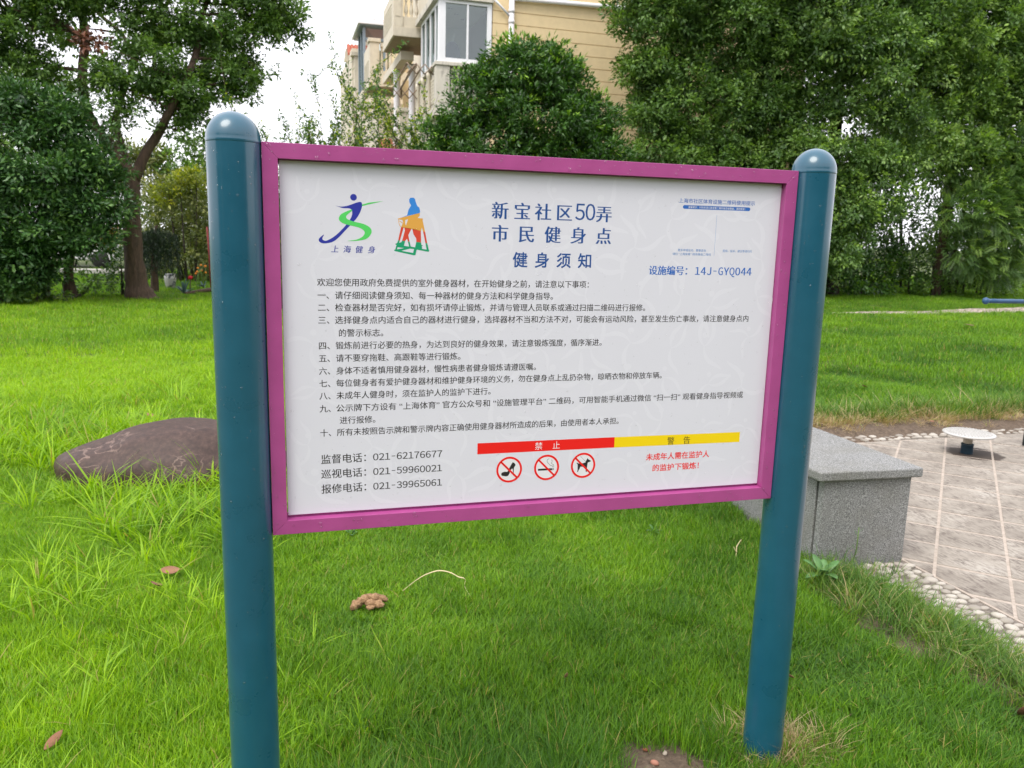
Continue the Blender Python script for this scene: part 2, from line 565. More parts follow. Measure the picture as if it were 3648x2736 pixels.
def pebble_mesh(seed):
    r = random.Random(seed)
    v, f = ICO2
    k = (1.0, r.uniform(0.62, 0.8), 0.45)
    vv = []
    for x, y, z in v:
        n = 1 + 0.12 * mnoise.noise(Vector((x, y, z)) * 1.3 + Vector((seed * 7.1, 0, 0)))
        vv.append((x * n * k[0], y * n * k[1], z * n * k[2]))
    me = bpy.data.meshes.new('pebble')
    me.from_pydata(vv, [], f)
    me.materials.append(M['pebble'])
    me.polygons.foreach_set('use_smooth', [True] * len(me.polygons))
    return me
PEB = [pebble_mesh(i) for i in range(7)]
def spread(x0, x1, y0, y1, n, dmin, seed, ok=None):
    r = random.Random(seed); pts = []
    for _ in range(n * 60):
        p = (r.uniform(x0, x1), r.uniform(y0, y1))
        if ok and not ok(*p): continue
        if all((p[0] - q[0]) ** 2 + (p[1] - q[1]) ** 2 > dmin * dmin for q in pts):
            pts.append(p)
            if len(pts) >= n: break
    return pts
def pebble_strip(x0, x1, y0, y1, n, dmin, size, seed, ztop=-0.008, ok=None):
    st = MB().box(x0, x1, y0, y1, -0.07, ztop).build('pebble_border', M['pebble_mortar'])
    tag(st, kind='structure')
    r = random.Random(seed)
    for p in spread(x0 + 0.02, x1 - 0.02, y0 + 0.02, y1 - 0.02, n, dmin, seed, ok):
        o = bpy.data.objects.new('pebble', r.choice(PEB))
        s = size * r.uniform(0.8, 1.2)
        o.scale = (s, s, s)
        o.location = (p[0], p[1], ztop + s * 0.12)
        o.rotation_euler = (r.uniform(-0.1, 0.1), r.uniform(-0.1, 0.1), math.radians(r.gauss(-25, 25)))
        COL.objects.link(o); o.parent = st
    return st
pebble_strip(2.0, 2.318, -0.9, 1.205, 280, 0.043, 0.027, 3)
pebble_strip(2.40, 6.4, 3.302, 3.46, 120, 0.060, 0.033, 5)

# far pebble path
def path_ok(X, Y):
    yc = 13.25 + 0.085 * np.clip(X - 12, 0, 40) + 0.15 * np.sin(X * 0.4)
    w = 0.45 + 0.07 * np.clip(X - 11, 0, 20)
    return 1 - np.abs((Y - yc) / w)
m, nt, out = new_mat('pebble_path')
v = nt.nodes.new('ShaderNodeTexVoronoi'); v.feature = 'DISTANCE_TO_EDGE'; v.inputs['Scale'].default_value = 7
nt.links.new(nt.nodes.new('ShaderNodeNewGeometry').outputs['Position'], v.inputs['Vector'])
c = ramp(nt, v.outputs['Distance'], [(0.03, (0.09, 0.08, 0.06)), (0.12, (0.55, 0.45, 0.38))])
b = bsdf(nt, (0.4, 0.4, 0.3), 0.8)
nt.links.new(c, b.inputs['Base Color']); bump(nt, b, v.outputs['Distance'], 1.0, 0.03)
nt.links.new(b.outputs[0], out.inputs[0])
M['path'] = m
sheet('path', path_ok, 3.5, 26, 12.2, 15.6, 0.08, M['path'], 0.05, 0.004)

# ------------------------------------------------------------ low granite wall
m, nt, out = new_mat('granite')
f = noise(nt, 210, 3, 0.8); g = noise(nt, 5, 4)
c = ramp(nt, f, [(0.36, (0.055, 0.057, 0.057)), (0.5, (0.20, 0.203, 0.198)), (0.64, (0.44, 0.44, 0.43))])
c = mixc(nt, math_n(nt, 'MULTIPLY', ramp(nt, g, [(0.45, (0, 0, 0)), (0.75, (1, 1, 1))]), 0.45), c, (0.15, 0.145, 0.115))
b = bsdf(nt, (0.3, 0.3, 0.3), 0.62)
nt.links.new(c, b.inputs['Base Color']); bump(nt, b, f, 0.3, 0.001)
nt.links.new(b.outputs[0], out.inputs[0])
M['granite'] = m
M['joint'] = plain('dark_joint', (0.03, 0.03, 0.028), 0.9)
wall = thing('garden_wall', 'low grey granite wall with thick cap slabs beside the tiled square', 'wall', (2.08, 1.25, 0))
MB().box(1.865, 2.305, 1.285, 3.27, -0.2, 0.418).build('core', M['joint'], wall)
MB().prism([(1.845, 1.245), (2.325, 1.215), (2.325, 1.27), (1.845, 1.284)], 'z', -0.15, 0.426).build('panel', M['granite'], wall, bevel=0.003)
ys = [1.296, 1.70, 2.20, 2.72, 3.26]
for a, b_ in zip(ys[:-1], ys[1:]):
    MB().box(1.842, 1.864, a, b_ - 0.006, -0.15, 0.426).build('panel', M['granite'], wall, bevel=0.003)
    MB().box(2.306, 2.326, a, b_ - 0.006, -0.15, 0.426).build('panel', M['granite'], wall, bevel=0.003)
ys = [1.21, 1.90, 2.60, 3.30]
for i, (a, b_) in enumerate(zip(ys[:-1], ys[1:])):
    if i == 0: poly = [(1.795, 1.215), (2.365, 1.185), (2.375, b_ - 0.004), (1.80, b_ - 0.004)]
    else: poly = [(1.80, a), (2.375, a), (2.375, b_ - 0.004), (1.80, b_ - 0.004)]
    MB().prism(poly, 'z', 0.430, 0.478).build('cap_slab', M['granite'], wall, bevel=0.009, seg=3)

# ------------------------------------------------------------ sign board on two posts
sign = thing('notice_board', 'large white notice board in a magenta frame between two teal posts', 'sign', (0, 0, 0))
PR, PX = 0.057, 0.7279
for sx in (-1, 1):
    cx = sx * PX
    prof = [(PR, -0.3), (PR, 0.4), (PR, 1.0), (PR, 1.722)]
    o = MB().lathe(prof, cx, 0, 160, caps=False).build('post', M['teal'], sign, True)
    prof = [(PR * 0.999, 1.7195), (PR * 1.006, 1.7215), (PR * 1.009, 1.7240), (PR * 1.006, 1.7265)] + \
           [(PR * math.cos(t), 1.7275 + PR * 1.03 * math.sin(t)) for t in np.linspace(0, PI / 2 - 0.02, 18)]
    o = MB().lathe(prof, cx, 0, 128).build('post_cap', M['teal'], sign, True)
WX, Z0, Z1, BW = 0.6705, 0.8330, 1.7255, 0.0336
FY0, FY1 = -0.017, 0.020
def bar(poly):
    MB().prism(poly, 'y', FY0, FY1).build('frame_bar', M['magenta'], sign, bevel=0.0008, seg=2)
g = 0.0002
bar([(-WX, Z1), (WX, Z1), (WX - BW, Z1 - BW), (-WX + BW, Z1 - BW)])
bar([(-WX, Z0), (-WX + BW, Z0 + BW), (WX - BW, Z0 + BW), (WX, Z0)])
bar([(-WX, Z0 + g), (-WX, Z1 - g), (-WX + BW - g, Z1 - BW), (-WX + BW - g, Z0 + BW)])
bar([(WX, Z0 + g), (WX - BW + g, Z0 + BW), (WX - BW + g, Z1 - BW), (WX, Z1 - g)])
# narrow stop the panel rests against
for za, zb in ((Z0 + BW - 0.001, Z0 + BW + 0.010), (Z1 - BW - 0.010, Z1 - BW + 0.001)):
    MB().box(-WX + BW, WX - BW, 0.0095, 0.0185, za, zb).build('panel_stop', M['magenta'], sign, bevel=0.001)
for sx in (-1, 1):
    for z in (0.90, 1.66):
        MB().tube([(sx * (WX - 0.001), 0.0, z - 0.03), (sx * (WX + 0.0015), 0.0, z), (sx * (WX - 0.001), 0.0, z + 0.03)], [0.004, 0.0055, 0.004], 8, wob=0.2).build('weld', M['teal'], sign, True)
PY = 0.001
panel = MB().box(-0.6350, 0.6350, PY, PY + 0.004, 0.8735, 1.6905).build('panel', M['panel'], sign, bevel=0.0012)

class Flat:
    """flat print on the panel: polygons in (x, z) a fraction of a millimetre in front of it"""
    def __init__(s, lift): s.mb = MB(); s.y = PY - lift / 5
    def poly(s, pts):
        s.mb.add([(x, s.y, z) for x, z in pts], [tuple(range(len(pts)))]); return s
    def stroke(s, pts, w, closed=False):
        n = len(pts); L_, R_ = [], []
        for i in range(n):
            a = pts[(i - 1) % n] if (closed or i > 0) else pts[i]
            b = pts[(i + 1) % n] if (closed or i < n - 1) else pts[i]
            d = Vector((b[0] - a[0], b[1] - a[1])); d.normalize()
            ww = w[i] if isinstance(w, (list, tuple)) else w
            L_.append((pts[i][0] - d.y * ww / 2, pts[i][1] + d.x * ww / 2)); R_.append((pts[i][0] + d.y * ww / 2, pts[i][1] - d.x * ww / 2))
        vs = [(x, s.y, z) for x, z in L_ + R_]
        fs = [(n + i, n + i + 1, i + 1, i) for i in range(n - 1)]
        if closed: fs.append((2 * n - 1, n, 0, n - 1))
        s.mb.add(vs, fs); return s
    def disc(s, x, z, r, n=28, ry=None):
        ry = ry or r
        return s.poly([(x + r * math.cos(2 * PI * k / n), z + ry * math.sin(2 * PI * k / n)) for k in range(n)])
    def ring(s, x, z, r, w, n=48):
        return s.stroke([(x + (r - w / 2) * math.cos(2 * PI * k / n), z + (r - w / 2) * math.sin(2 * PI * k / n)) for k in range(n)], w, True)
    def done(s, name, mat):
        return s.mb.build(name, M[mat], panel)
def filled(pts_list, name, mat, lift, smooth_k=0):
    """outlines with holes allowed, tessellated as a filled curve"""
    cu = bpy.data.curves.new(name, 'CURVE'); cu.dimensions = '2D'; cu.fill_mode = 'BOTH'
    for pts in pts_list:
        if smooth_k:
            P = [tuple(p) for p in catmull(list(pts) + [pts[0]], smooth_k)][:-1]
        else: P = pts
        sp = cu.splines.new('POLY'); sp.points.add(len(P) - 1)
        for q, p in zip(sp.points, P): q.co = (p[0], p[1], 0, 1)
        sp.use_cyclic_u = True
    t = bpy.data.objects.new(name, cu); COL.objects.link(t)
    bpy.context.view_layer.update()
    me = bpy.data.meshes.new_from_object(t.evaluated_get(bpy.context.evaluated_depsgraph_get()))
    bpy.data.objects.remove(t)
    for v in me.vertices: v.co = (v.co.x, PY - lift / 5, v.co.y)
    me.materials.clear()
    return link(name, me, M[mat], panel)

_gl = {}
def glyphs(body, off):
    k = (body, off)
    if k in _gl: return _gl[k]
    cu = bpy.data.curves.new('t', 'FONT'); cu.body = body; cu.size = 1; cu.offset = off; cu.resolution_u = 3
    t = bpy.data.objects.new('t', cu); COL.objects.link(t)
    bpy.context.view_layer.update()
    me = bpy.data.meshes.new_from_object(t.evaluated_get(bpy.context.evaluated_depsgraph_get()))
    bpy.data.objects.remove(t)
    v = np.array([p.co[:2] for p in me.vertices]); f = [tuple(p.vertices) for p in me.polygons]
    bpy.data.meshes.remove(me)
    _gl[k] = (v, f)
    return v, f
class Print:
    def __init__(s, lift=0.0009): s.mb = MB(); s.y = PY - lift / 5; s.k = 0
    def text(s, body, x, z, size, off=0.0, song=0.0, width=None, shear=0.0, hs=1.0, bold=0):
        v, f = glyphs(body, off)
        if width:
            hs = width / ((v[:, 0].max() - v[:, 0].min()) * size)
            x = x - v[:, 0].min() * size * hs
        shifts = [(0, 0)] if not song else [(-song, 0), (0, 0), (song, 0)]
        if bold: shifts = [(-bold, -bold), (bold, -bold), (-bold, bold), (bold, bold), (0, 0), (-bold, 0), (bold, 0)]
        for q, qz in shifts:
            s.k += 1
            yy = s.y - 0.000004 * (s.k % 9)
            s.mb.add([(x + (a + q + shear * c) * size * hs, yy, z + (c + qz) * size) for a, c in v], f)
        return s
    def chars(s, lst, z, size, **kw):
        for ch, x in lst: s.text(ch, x, z, size, **kw)
        return s
    def digits(s, body, x0, pitch, z, size, hs=1.0, **kw):
        for i, ch in enumerate(body):
            v, f = glyphs(chr(ord(ch) + 0xFEE0), kw.get('off', 0.0))
            h_ = hs * (0.8 if ch in 'GQ' else 0.5 if ch == '-' else 1.0)
            c_ = (v[:, 0].min() + v[:, 0].max()) / 2 * size * h_
            s.text(chr(ord(ch) + 0xFEE0), x0 + (i + 0.5) * pitch - c_, z, size, hs=h_, **kw)
        return s
    def done(s, name, mat): return s.mb.build(name, M[mat], panel)

# faint swirling figures printed across the panel
wm = Flat(0.0003)
r = random.Random(11)
for i in range(11):
    for j in range(7):
        x0 = -0.57 + i * 0.114 + r.uniform(-0.02, 0.02); z0 = 0.94 + j * 0.112 + r.uniform(-0.02, 0.02)
        s_ = r.uniform(0.75, 1.25); a0 = r.uniform(0, 2 * PI)
        wm.y = PY - 0.00004 - 0.000002 * ((i * 7 + j) % 11)
        wm.disc(x0, z0 + 0.028 * s_, 0.0075 * s_, 16)
        for q in range(3):
            a = a0 + q * 2.1 + r.uniform(-0.3, 0.3); sg = r.choice((-1, 1)); pts = []
            x, z = x0, z0
            for k in range(12):
                pts.append((x, z)); a += sg * 0.17 * (1 if k < 8 else -0.6)
                x += 0.0075 * s_ * math.cos(a); z += 0.0075 * s_ * math.sin(a)
            pts = [(min(0.63, max(-0.63, p[0])), min(1.685, max(0.88, p[1]))) for p in pts]
            w_ = [0.0105 * s_ * math.sin(PI * (k + 0.6) / 13) ** 1.2 + 0.0004 for k in range(12)]
            wm.y -= 0.0000005
            wm.stroke(pts, w_)
tag(wm.done('watermark_pattern', 'wmark'), kind='stuff')

# running figure emblem
filled([[(-0.5146, 1.5965), (-0.5012, 1.5948), (-0.4842, 1.5985), (-0.4642, 1.6060), (-0.4563, 1.6050), (-0.4560, 1.5946), (-0.4631, 1.5774), (-0.4746, 1.5621), (-0.4905, 1.5454), (-0.5163, 1.5192), (-0.5375, 1.5122), (-0.5501, 1.5145), (-0.5524, 1.5220), (-0.5409, 1.5320), (-0.5448, 1.5235), (-0.5420, 1.5190), (-0.5332, 1.5192), (-0.5133, 1.5320), (-0.4904, 1.5560), (-0.4790, 1.5742), (-0.4786, 1.5875), (-0.4850, 1.5915), (-0.4990, 1.5918)]], 'emblem_body', 'ink_navy', 0.0008, 3)
Flat(0.0008).disc(-0.4744, 1.6163, 0.0074, 28).done('emblem_head', 'ink_navy')
filled([[(-0.4795, 1.5892), (-0.5014, 1.5790), (-0.5078, 1.5675), (-0.5010, 1.5590), (-0.4847, 1.5541), (-0.4620, 1.5491), (-0.4505, 1.5408), (-0.4535, 1.5307), (-0.4679, 1.5225), (-0.4893, 1.5188), (-0.4650, 1.5198), (-0.4449, 1.5252), (-0.4347, 1.5383), (-0.4375, 1.5497), (-0.4532, 1.5580), (-0.4761, 1.5628), (-0.4895, 1.5682), (-0.4905, 1.5752), (-0.4780, 1.5865)]], 'emblem_ribbon', 'ink_green', 0.0011, 3)
filled([[(-0.4557, 1.6009), (-0.4385, 1.6060), (-0.4068, 1.6105), (-0.4385, 1.6023), (-0.4552, 1.5975)]], 'emblem_arm', 'ink_green', 0.0011)
Print().chars(list(zip('上海健身', (-0.5266, -0.4995, -0.4725, -0.4440))), 1.4935, 0.0175, off=0.0, song=0.012, shear=0.16).done('lettering', 'ink_navy')
# walking frame emblem
filled([[(-0.3482, 1.6159), (-0.3454, 1.62), (-0.338, 1.6207), (-0.3343, 1.6173), (-0.3324, 1.6101), (-0.3292, 1.6021), (-0.3245, 1.5987), (-0.3223, 1.5906), (-0.3231, 1.5865), (-0.3518, 1.5789), (-0.3666, 1.5743), (-0.3527, 1.5802), (-0.3495, 1.5933), (-0.3435, 1.603), (-0.3477, 1.6096)]], 'emblem_torso', 'ink_walker_blue', 0.0008)
filled([[(-0.3666, 1.5743), (-0.3231, 1.5865), (-0.3235, 1.5797), (-0.3286, 1.575), (-0.316, 1.5741), (-0.3164, 1.5691), (-0.3107, 1.5441), (-0.3154, 1.5445), (-0.3182, 1.5535), (-0.3201, 1.5457), (-0.3666, 1.5531), (-0.3619, 1.5641), (-0.3638, 1.5695), (-0.3702, 1.5702), (-0.3753, 1.5718)],
        [(-0.3569, 1.5697), (-0.3504, 1.5717), (-0.3555, 1.557), (-0.3573, 1.5624)]], 'emblem_hips', 'ink_walker_orange', 0.0008)
Flat(0.0008).stroke([(-0.3725, 1.5712), (-0.3722, 1.563), (-0.370, 1.5565), (-0.3668, 1.5530)], 0.0012).stroke([(-0.3712, 1.5672), (-0.366, 1.564), (-0.3625, 1.562)], 0.0014).done('emblem_handle', 'ink_walker_orange')
for P in ([(-0.3666, 1.5531), (-0.3606, 1.5528), (-0.3693, 1.5226), (-0.3735, 1.523)], [(-0.3154, 1.5445), (-0.3107, 1.5441), (-0.3054, 1.5177), (-0.3096, 1.518)]): Flat(0.0008).poly(P).done('emblem_rail', 'ink_walker_red')
filled([[(-0.3592, 1.5524), (-0.3425, 1.5501), (-0.3499, 1.5354), (-0.3471, 1.5209), (-0.3508, 1.5208), (-0.3531, 1.5271), (-0.3573, 1.5215), (-0.3642, 1.5223), (-0.3578, 1.5461)],
        [(-0.3406, 1.5502), (-0.3205, 1.5457), (-0.3199, 1.5192), (-0.3312, 1.5199), (-0.3312, 1.5276), (-0.3378, 1.5375)]], 'emblem_leg', 'ink_walker_red', 0.0008)
filled([[(-0.3735, 1.523), (-0.3695, 1.5227), (-0.371, 1.517), (-0.366, 1.519), (-0.3642, 1.5223), (-0.3573, 1.5215), (-0.3601, 1.5105), (-0.348, 1.509), (-0.3508, 1.5208), (-0.3471, 1.5209), (-0.344, 1.509), (-0.334, 1.5074), (-0.3312, 1.5199), (-0.3199, 1.5192), (-0.319, 1.5132), (-0.3152, 1.5124), (-0.3185, 1.5096), (-0.3171, 1.5069), (-0.318, 1.5045), (-0.3067, 1.5029), (-0.3096, 1.518), (-0.3054, 1.5177), (-0.3015, 1.5026), (-0.3001, 1.4998), (-0.3029, 1.4979), (-0.3302, 1.5024), (-0.333, 1.49), (-0.3358, 1.489), (-0.3823, 1.4982), (-0.3827, 1.5009), (-0.3804, 1.5014), (-0.3772, 1.512), (-0.3809, 1.5142), (-0.3758, 1.5166)],
        [(-0.3749, 1.507), (-0.3596, 1.5055), (-0.3758, 1.502)], [(-0.3665, 1.499), (-0.3461, 1.5044), (-0.3363, 1.5037), (-0.3386, 1.4945)]], 'emblem_base', 'ink_walker_green', 0.0008)

# headings
U_ = 0.001175
for c_, d in zip('新宝社区弄', (0, 47, 92, 138, 227)):
    Print().text(c_, -0.1518 + d * U_, 1.5820, 0.0432, off=-0.006, song=0.030).done('title_character', 'ink_blue')
for c_, d in zip('50', (181, 204)):
    Print().digits(c_, -0.1518 + d * U_, 0.0245, 1.5825, 0.0530, 0.86, song=0.010).done('title_character', 'ink_blue')
for k, c_ in enumerate('市民健身点'):
    Print().text(c_, -0.1510 + k * 0.0668, 1.5285, 0.0432, off=-0.006, song=0.030).done('title_character', 'ink_blue')
for k, c_ in enumerate('健身须知'):
    Print().text(c_, -0.0965 + k * 0.0561, 1.4685, 0.0388, bold=0.014).done('title_character', 'ink_blue')
Print().text('设施编号：', 0.2655, 1.4530, 0.0252, off=0.0, song=0.026).done('lettering', 'ink_sky')
Print().digits('14J-GYQ044', 0.3960, 0.0169, 1.4525, 0.0270, 0.92, song=0.026).done('lettering', 'ink_sky')

# body text
EM = 0.01935
rows = [
 (None, '欢迎您使用政府免费提供的室外健身器材，在开始健身之前，请注意以下事项：', 1.4175),
 ('一、', '请仔细阅读健身须知、每一种器材的健身方法和科学健身指导。', 1.3880),
 ('二、', '检查器材是否完好，如有损坏请停止锻炼，并请与管理人员联系或通过扫描二维码进行报修。', 1.3598),
 ('三、', '选择健身点内适合自己的器材进行健身，选择器材不当和方法不对，可能会有运动风险，甚至发生伤亡事故，请注意健身点内', 1.3308),
 ('', '的警示标志。', 1.3008),
 ('四、', '锻炼前进行必要的热身，为达到良好的健身效果，请注意锻炼强度，循序渐进。', 1.2715),
 ('五、', '请不要穿拖鞋、高跟鞋等进行锻炼。', 1.2418),
 ('六、', '身体不适者慎用健身器材，慢性病患者健身锻炼请遵医嘱。', 1.2120),
 ('七、', '每位健身者有爱护健身器材和维护健身环境的义务，勿在健身点上乱扔杂物，晾晒衣物和停放车辆。', 1.1825),
 ('八、', '未成年人健身时，须在监护人的监护下进行。', 1.1530),
 ('九、', '公示牌下方设有 “上海体育” 官方公众号和 “设施管理平台” 二维码，可用智能手机通过微信 “扫一扫” 观看健身指导视频或', 1.1225),
 ('', '进行报修。', 1.0928),
 ('十、', '所有未按照告示牌和警示牌内容正确使用健身器材所造成的后果，由使用者本人承担。', 1.0640)]
for num, body, z in rows:
    p = Print()
    if num: p.text(num, -0.5582, z, EM, song=0.008)
    x = -0.5582 if num is None else (-0.5125 if num == '' else -0.5192)
    w = {'欢': 0.6625, '选': 1.0848, '公': 1.0865, '的': None}.get(body[0])
    if body.startswith('欢'): p.text(body, x, z, EM, song=0.008, width=0.662)
    elif body[0] in '选公': p.text(body, x, z, EM, song=0.008, width=w)
    else: p.text(body, x, z, EM, song=0.008)
    p.done('text_line', 'ink_black')
for lab, num, z in (('监督电话：', '021-62176677', 0.9975), ('巡视电话：', '021-59960021', 0.9610), ('报修电话：', '021-39965061', 0.9240)):
    Print().text(lab, -0.5575, z, 0.0245, song=0.008).digits(num, -0.4350, 0.01425, z + 0.0005, 0.0228, song=0.010).done('text_line', 'ink_black')

# scan code captions (the codes themselves are not drawn)
Print().text('上海市社区体育设施二维码使用提示', 0.3387, 1.6342, 0.0125, off=0.0, song=0.012, width=0.2200).done('lettering', 'ink_sky')
pill = [(0.3512 + 0.0046 + 0.0046 * math.cos(t), 1.6234 + 0.0046 * math.sin(t)) for t in np.linspace(PI / 2, 3 * PI / 2, 10)] + \
       [(0.5414 + 0.0046 * math.cos(t), 1.6236 + 0.0046 * math.sin(t)) for t in np.linspace(-PI / 2, PI / 2, 10)]
Flat(0.0006).poly(pill).done('caption_pill', 'ink_sky')
Print(0.0012).text('温馨提示：扫码前请认真查看二维码是否被覆盖，谨防假冒！', 0.3661, 1.6212, 0.0062, width=0.165).done('lettering', 'ink_white')
Flat(0.0006).poly([(0.4492, 1.5024), (0.4498, 1.5024), (0.4498, 1.6061), (0.4492, 1.6061)]).done('divider', 'ink_caption')
Print().text('更多申城运动、赛事咨询', 0.3445, 1.5122, 0.0073, width=0.080).done('lettering', 'ink_caption')
Print().text('请扫 “上海体育” 政务微信二维码', 0.3297, 1.5022, 0.0073, width=0.110).done('lettering', 'ink_caption')
Print().text('报修、投诉、建议等请扫码', 0.4738, 1.5125, 0.0073, width=0.0865).done('lettering', 'ink_caption')

# prohibition and warning bands
Flat(0.0006).poly([(-0.1756, 0.9997), (0.1945, 0.9992), (0.1945, 1.0271), (-0.1756, 1.0281)]).done('red_band', 'ink_red')
Flat(0.0006).poly([(0.1945, 0.9992), (0.5678, 0.9968), (0.5672, 1.0247), (0.1945, 1.0271)]).done('yellow_band', 'ink_yellow')
for c_, x_ in (('禁', -0.0252), ('止', 0.0222)): Print(0.0012).text(c_, x_, 1.0052, 0.0215).done('lettering', 'ink_white')
for c_, x_ in (('警', 0.3470), ('告', 0.3945)): Print(0.0012).text(c_, x_, 1.0010, 0.0225).done('lettering', 'ink_black')
Print().text('未成年人需在监护人', 0.2882, 0.9600, 0.0206, bold=0.014, width=0.1885).done('lettering', 'ink_red')
Print().text('的监护下锻炼！', 0.3094, 0.9290, 0.0204, bold=0.014, width=0.1375).done('lettering', 'ink_red')
SHOE = [(-0.0832,0.9739),(-0.0792,0.9729),(-0.0753,0.9684),(-0.0755,0.9646),(-0.0782,0.9612),(-0.0793,0.9576),(-0.0793,0.9485),(-0.0796,0.9388),(-0.0804,0.9388),(-0.0812,0.9486),(-0.0823,0.957),(-0.0848,0.9571),(-0.0887,0.9517),(-0.0903,0.9451),(-0.0938,0.9392),(-0.0985,0.9377),(-0.1106,0.9401),(-0.112,0.9423),(-0.1121,0.9466),(-0.1088,0.9491),(-0.1028,0.9504),(-0.0967,0.9495),(-0.0941,0.9527),(-0.0909,0.9599)]
DOG = [(0.1206,0.9741),(0.1228,0.9712),(0.1309,0.9663),(0.1286,0.964),(0.1225,0.9627),(0.1216,0.9613),(0.1208,0.952),(0.12,0.9452),(0.1197,0.939),(0.1215,0.9371),(0.1172,0.9373),(0.1167,0.9426),(0.1152,0.9503),(0.1017,0.9523),(0.0995,0.9463),(0.0958,0.9403),(0.0962,0.938),(0.0931,0.9384),(0.0943,0.9439),(0.0939,0.9535),(0.094,0.9576),(0.0909,0.9622),(0.092,0.9639),(0.0949,0.9614),(0.1006,0.9607),(0.1091,0.9612),(0.1161,0.9633),(0.116,0.9658),(0.1184,0.9694)]
CZ = 0.9552
for cx in (-0.0914, 0.0088, 0.1092):
    Flat(0.0005).disc(cx, CZ, 0.031, 40).done('symbol_disc', 'ink_disc')
filled([SHOE], 'shoe_symbol', 'ink_black', 0.0008)
f_ = Flat(0.0008)
f_.poly([(-0.0144,0.9477),(0.0241,0.9474),(0.0239,0.9525),(-0.0144,0.9528)]).poly([(0.0248,0.9473),(0.0261,0.9472),(0.0259,0.9524),(0.0248,0.9525)]).poly([(0.0272,0.9473),(0.0287,0.9472),(0.0285,0.9524),(0.0271,0.9525)])
f_.stroke([tuple(p) for p in catmull([(0.0147,0.9783),(0.01,0.9752),(0.0102,0.9697),(0.0152,0.964),(0.0181,0.9608),(0.0237,0.9591),(0.0257,0.9546)], 4)], 0.0009)
f_.stroke([tuple(p) for p in catmull([(0.021,0.9753),(0.0235,0.9711),(0.0214,0.9657),(0.0256,0.9628),(0.0278,0.9599),(0.028,0.9545)], 4)], 0.0009)
f_.done('cigarette_symbol', 'ink_black')
filled([DOG], 'dog_symbol', 'ink_black', 0.0008)
Flat(0.0008).stroke([(0.1012, 0.9799), (0.116, 0.9647)], 0.0006).done('leash_symbol', 'ink_black')
for cx in (-0.0914, 0.0088, 0.1092):
    q = 0.0205
    Flat(0.0012).ring(cx, CZ, 0.0340, 0.0054).stroke([(cx - q - 0.001, CZ + q), (cx + q, CZ - q - 0.001)], 0.0050).done('prohibition_ring', 'ink_red')

# rain drops on the board and posts
m, nt, out = new_mat('water_drop')
tr_ = nt.nodes.new('ShaderNodeBsdfTransparent'); go_ = nt.nodes.new('ShaderNodeBsdfGlossy'); go_.inputs[1].default_value = 0.15
lw = nt.nodes.new('ShaderNodeLayerWeight'); lw.inputs[0].default_value = 0.35
mx = nt.nodes.new('ShaderNodeMixShader')
nt.links.new(math_n(nt, 'MINIMUM', math_n(nt, 'MULTIPLY', lw.outputs['Facing'], 0.7), 0.40), mx.inputs[0])
nt.links.new(tr_.outputs[0], mx.inputs[1]); nt.links.new(go_.outputs[0], mx.inputs[2]); nt.links.new(mx.outputs[0], out.inputs[0])
M['water'] = m
def drops(name, pts, parent):
    """pts: (x, y, z, nx, ny, nz, r)"""
    V, F = ICO1; V = np.array(V); F = np.array(F)
    av, af = [], []; b = 0
    for x, y, z, n_x, n_y, n_z, r_ in pts:
        n_ = np.array([n_x, n_y, n_z]); d = V @ n_
        vv = V * r_ * np.array([1, 1, random.uniform(1.0, 1.35)]) - np.outer(d, n_) * r_ * 0.45
        av.append(vv + np.array([x, y, z])); af.append(F + b); b += len(V)
    me = np_mesh(name, np.concatenate(av), np.concatenate(af))
    return tag(link(name, me, M['water'], parent, True), kind='stuff')
r = random.Random(5)
P = []
for _ in range(700):
    P.append((r.uniform(-0.63, 0.63), PY, r.uniform(0.88, 1.688), 0, -1, 0, abs(r.gauss(0, 0.0007)) + 0.0008))
drops('rain_drops', P, panel)
P = []
for _ in range(230):
    if r.random() < 0.62: x, z = r.uniform(-0.66, 0.66), r.choice((r.uniform(Z0 + 0.004, Z0 + 0.03), r.uniform(Z1 - 0.03, Z1 - 0.004)))
    else: x, z = r.choice((-1, 1)) * r.uniform(0.641, 0.667), r.uniform(Z0, Z1)
    P.append((x, FY0, z, 0, -1, 0, abs(r.gauss(0, 0.0014)) + 0.0009))
x = -0.665
while x < 0.665:                       # beads hanging under the lower bar
    P.append((x, FY0 + 0.006 + r.uniform(0, 0.01), Z0 - 0.0008, 0, 0, -1, r.uniform(0.0015, 0.0034))); x += r.uniform(0.004, 0.012)
x = -0.63
while x < 0.63:
    P.append((x, FY0 + 0.004, Z1 - BW - 0.0006, 0, 0, -1, r.uniform(0.001, 0.0024))); x += r.uniform(0.006, 0.03)
drops('rain_drops', P, sign)
P = []
for _ in range(240):
    a = r.uniform(-PI, 0.0); z = 0.2 + 1.52 * r.random() ** 0.55; sx = r.choice((-1, 1))
    P.append((sx * PX + PR * math.cos(a), PR * math.sin(a), z, math.cos(a), math.sin(a), 0, abs(r.gauss(0, 0.0010)) + 0.0009))
drops('rain_drops', P, sign)

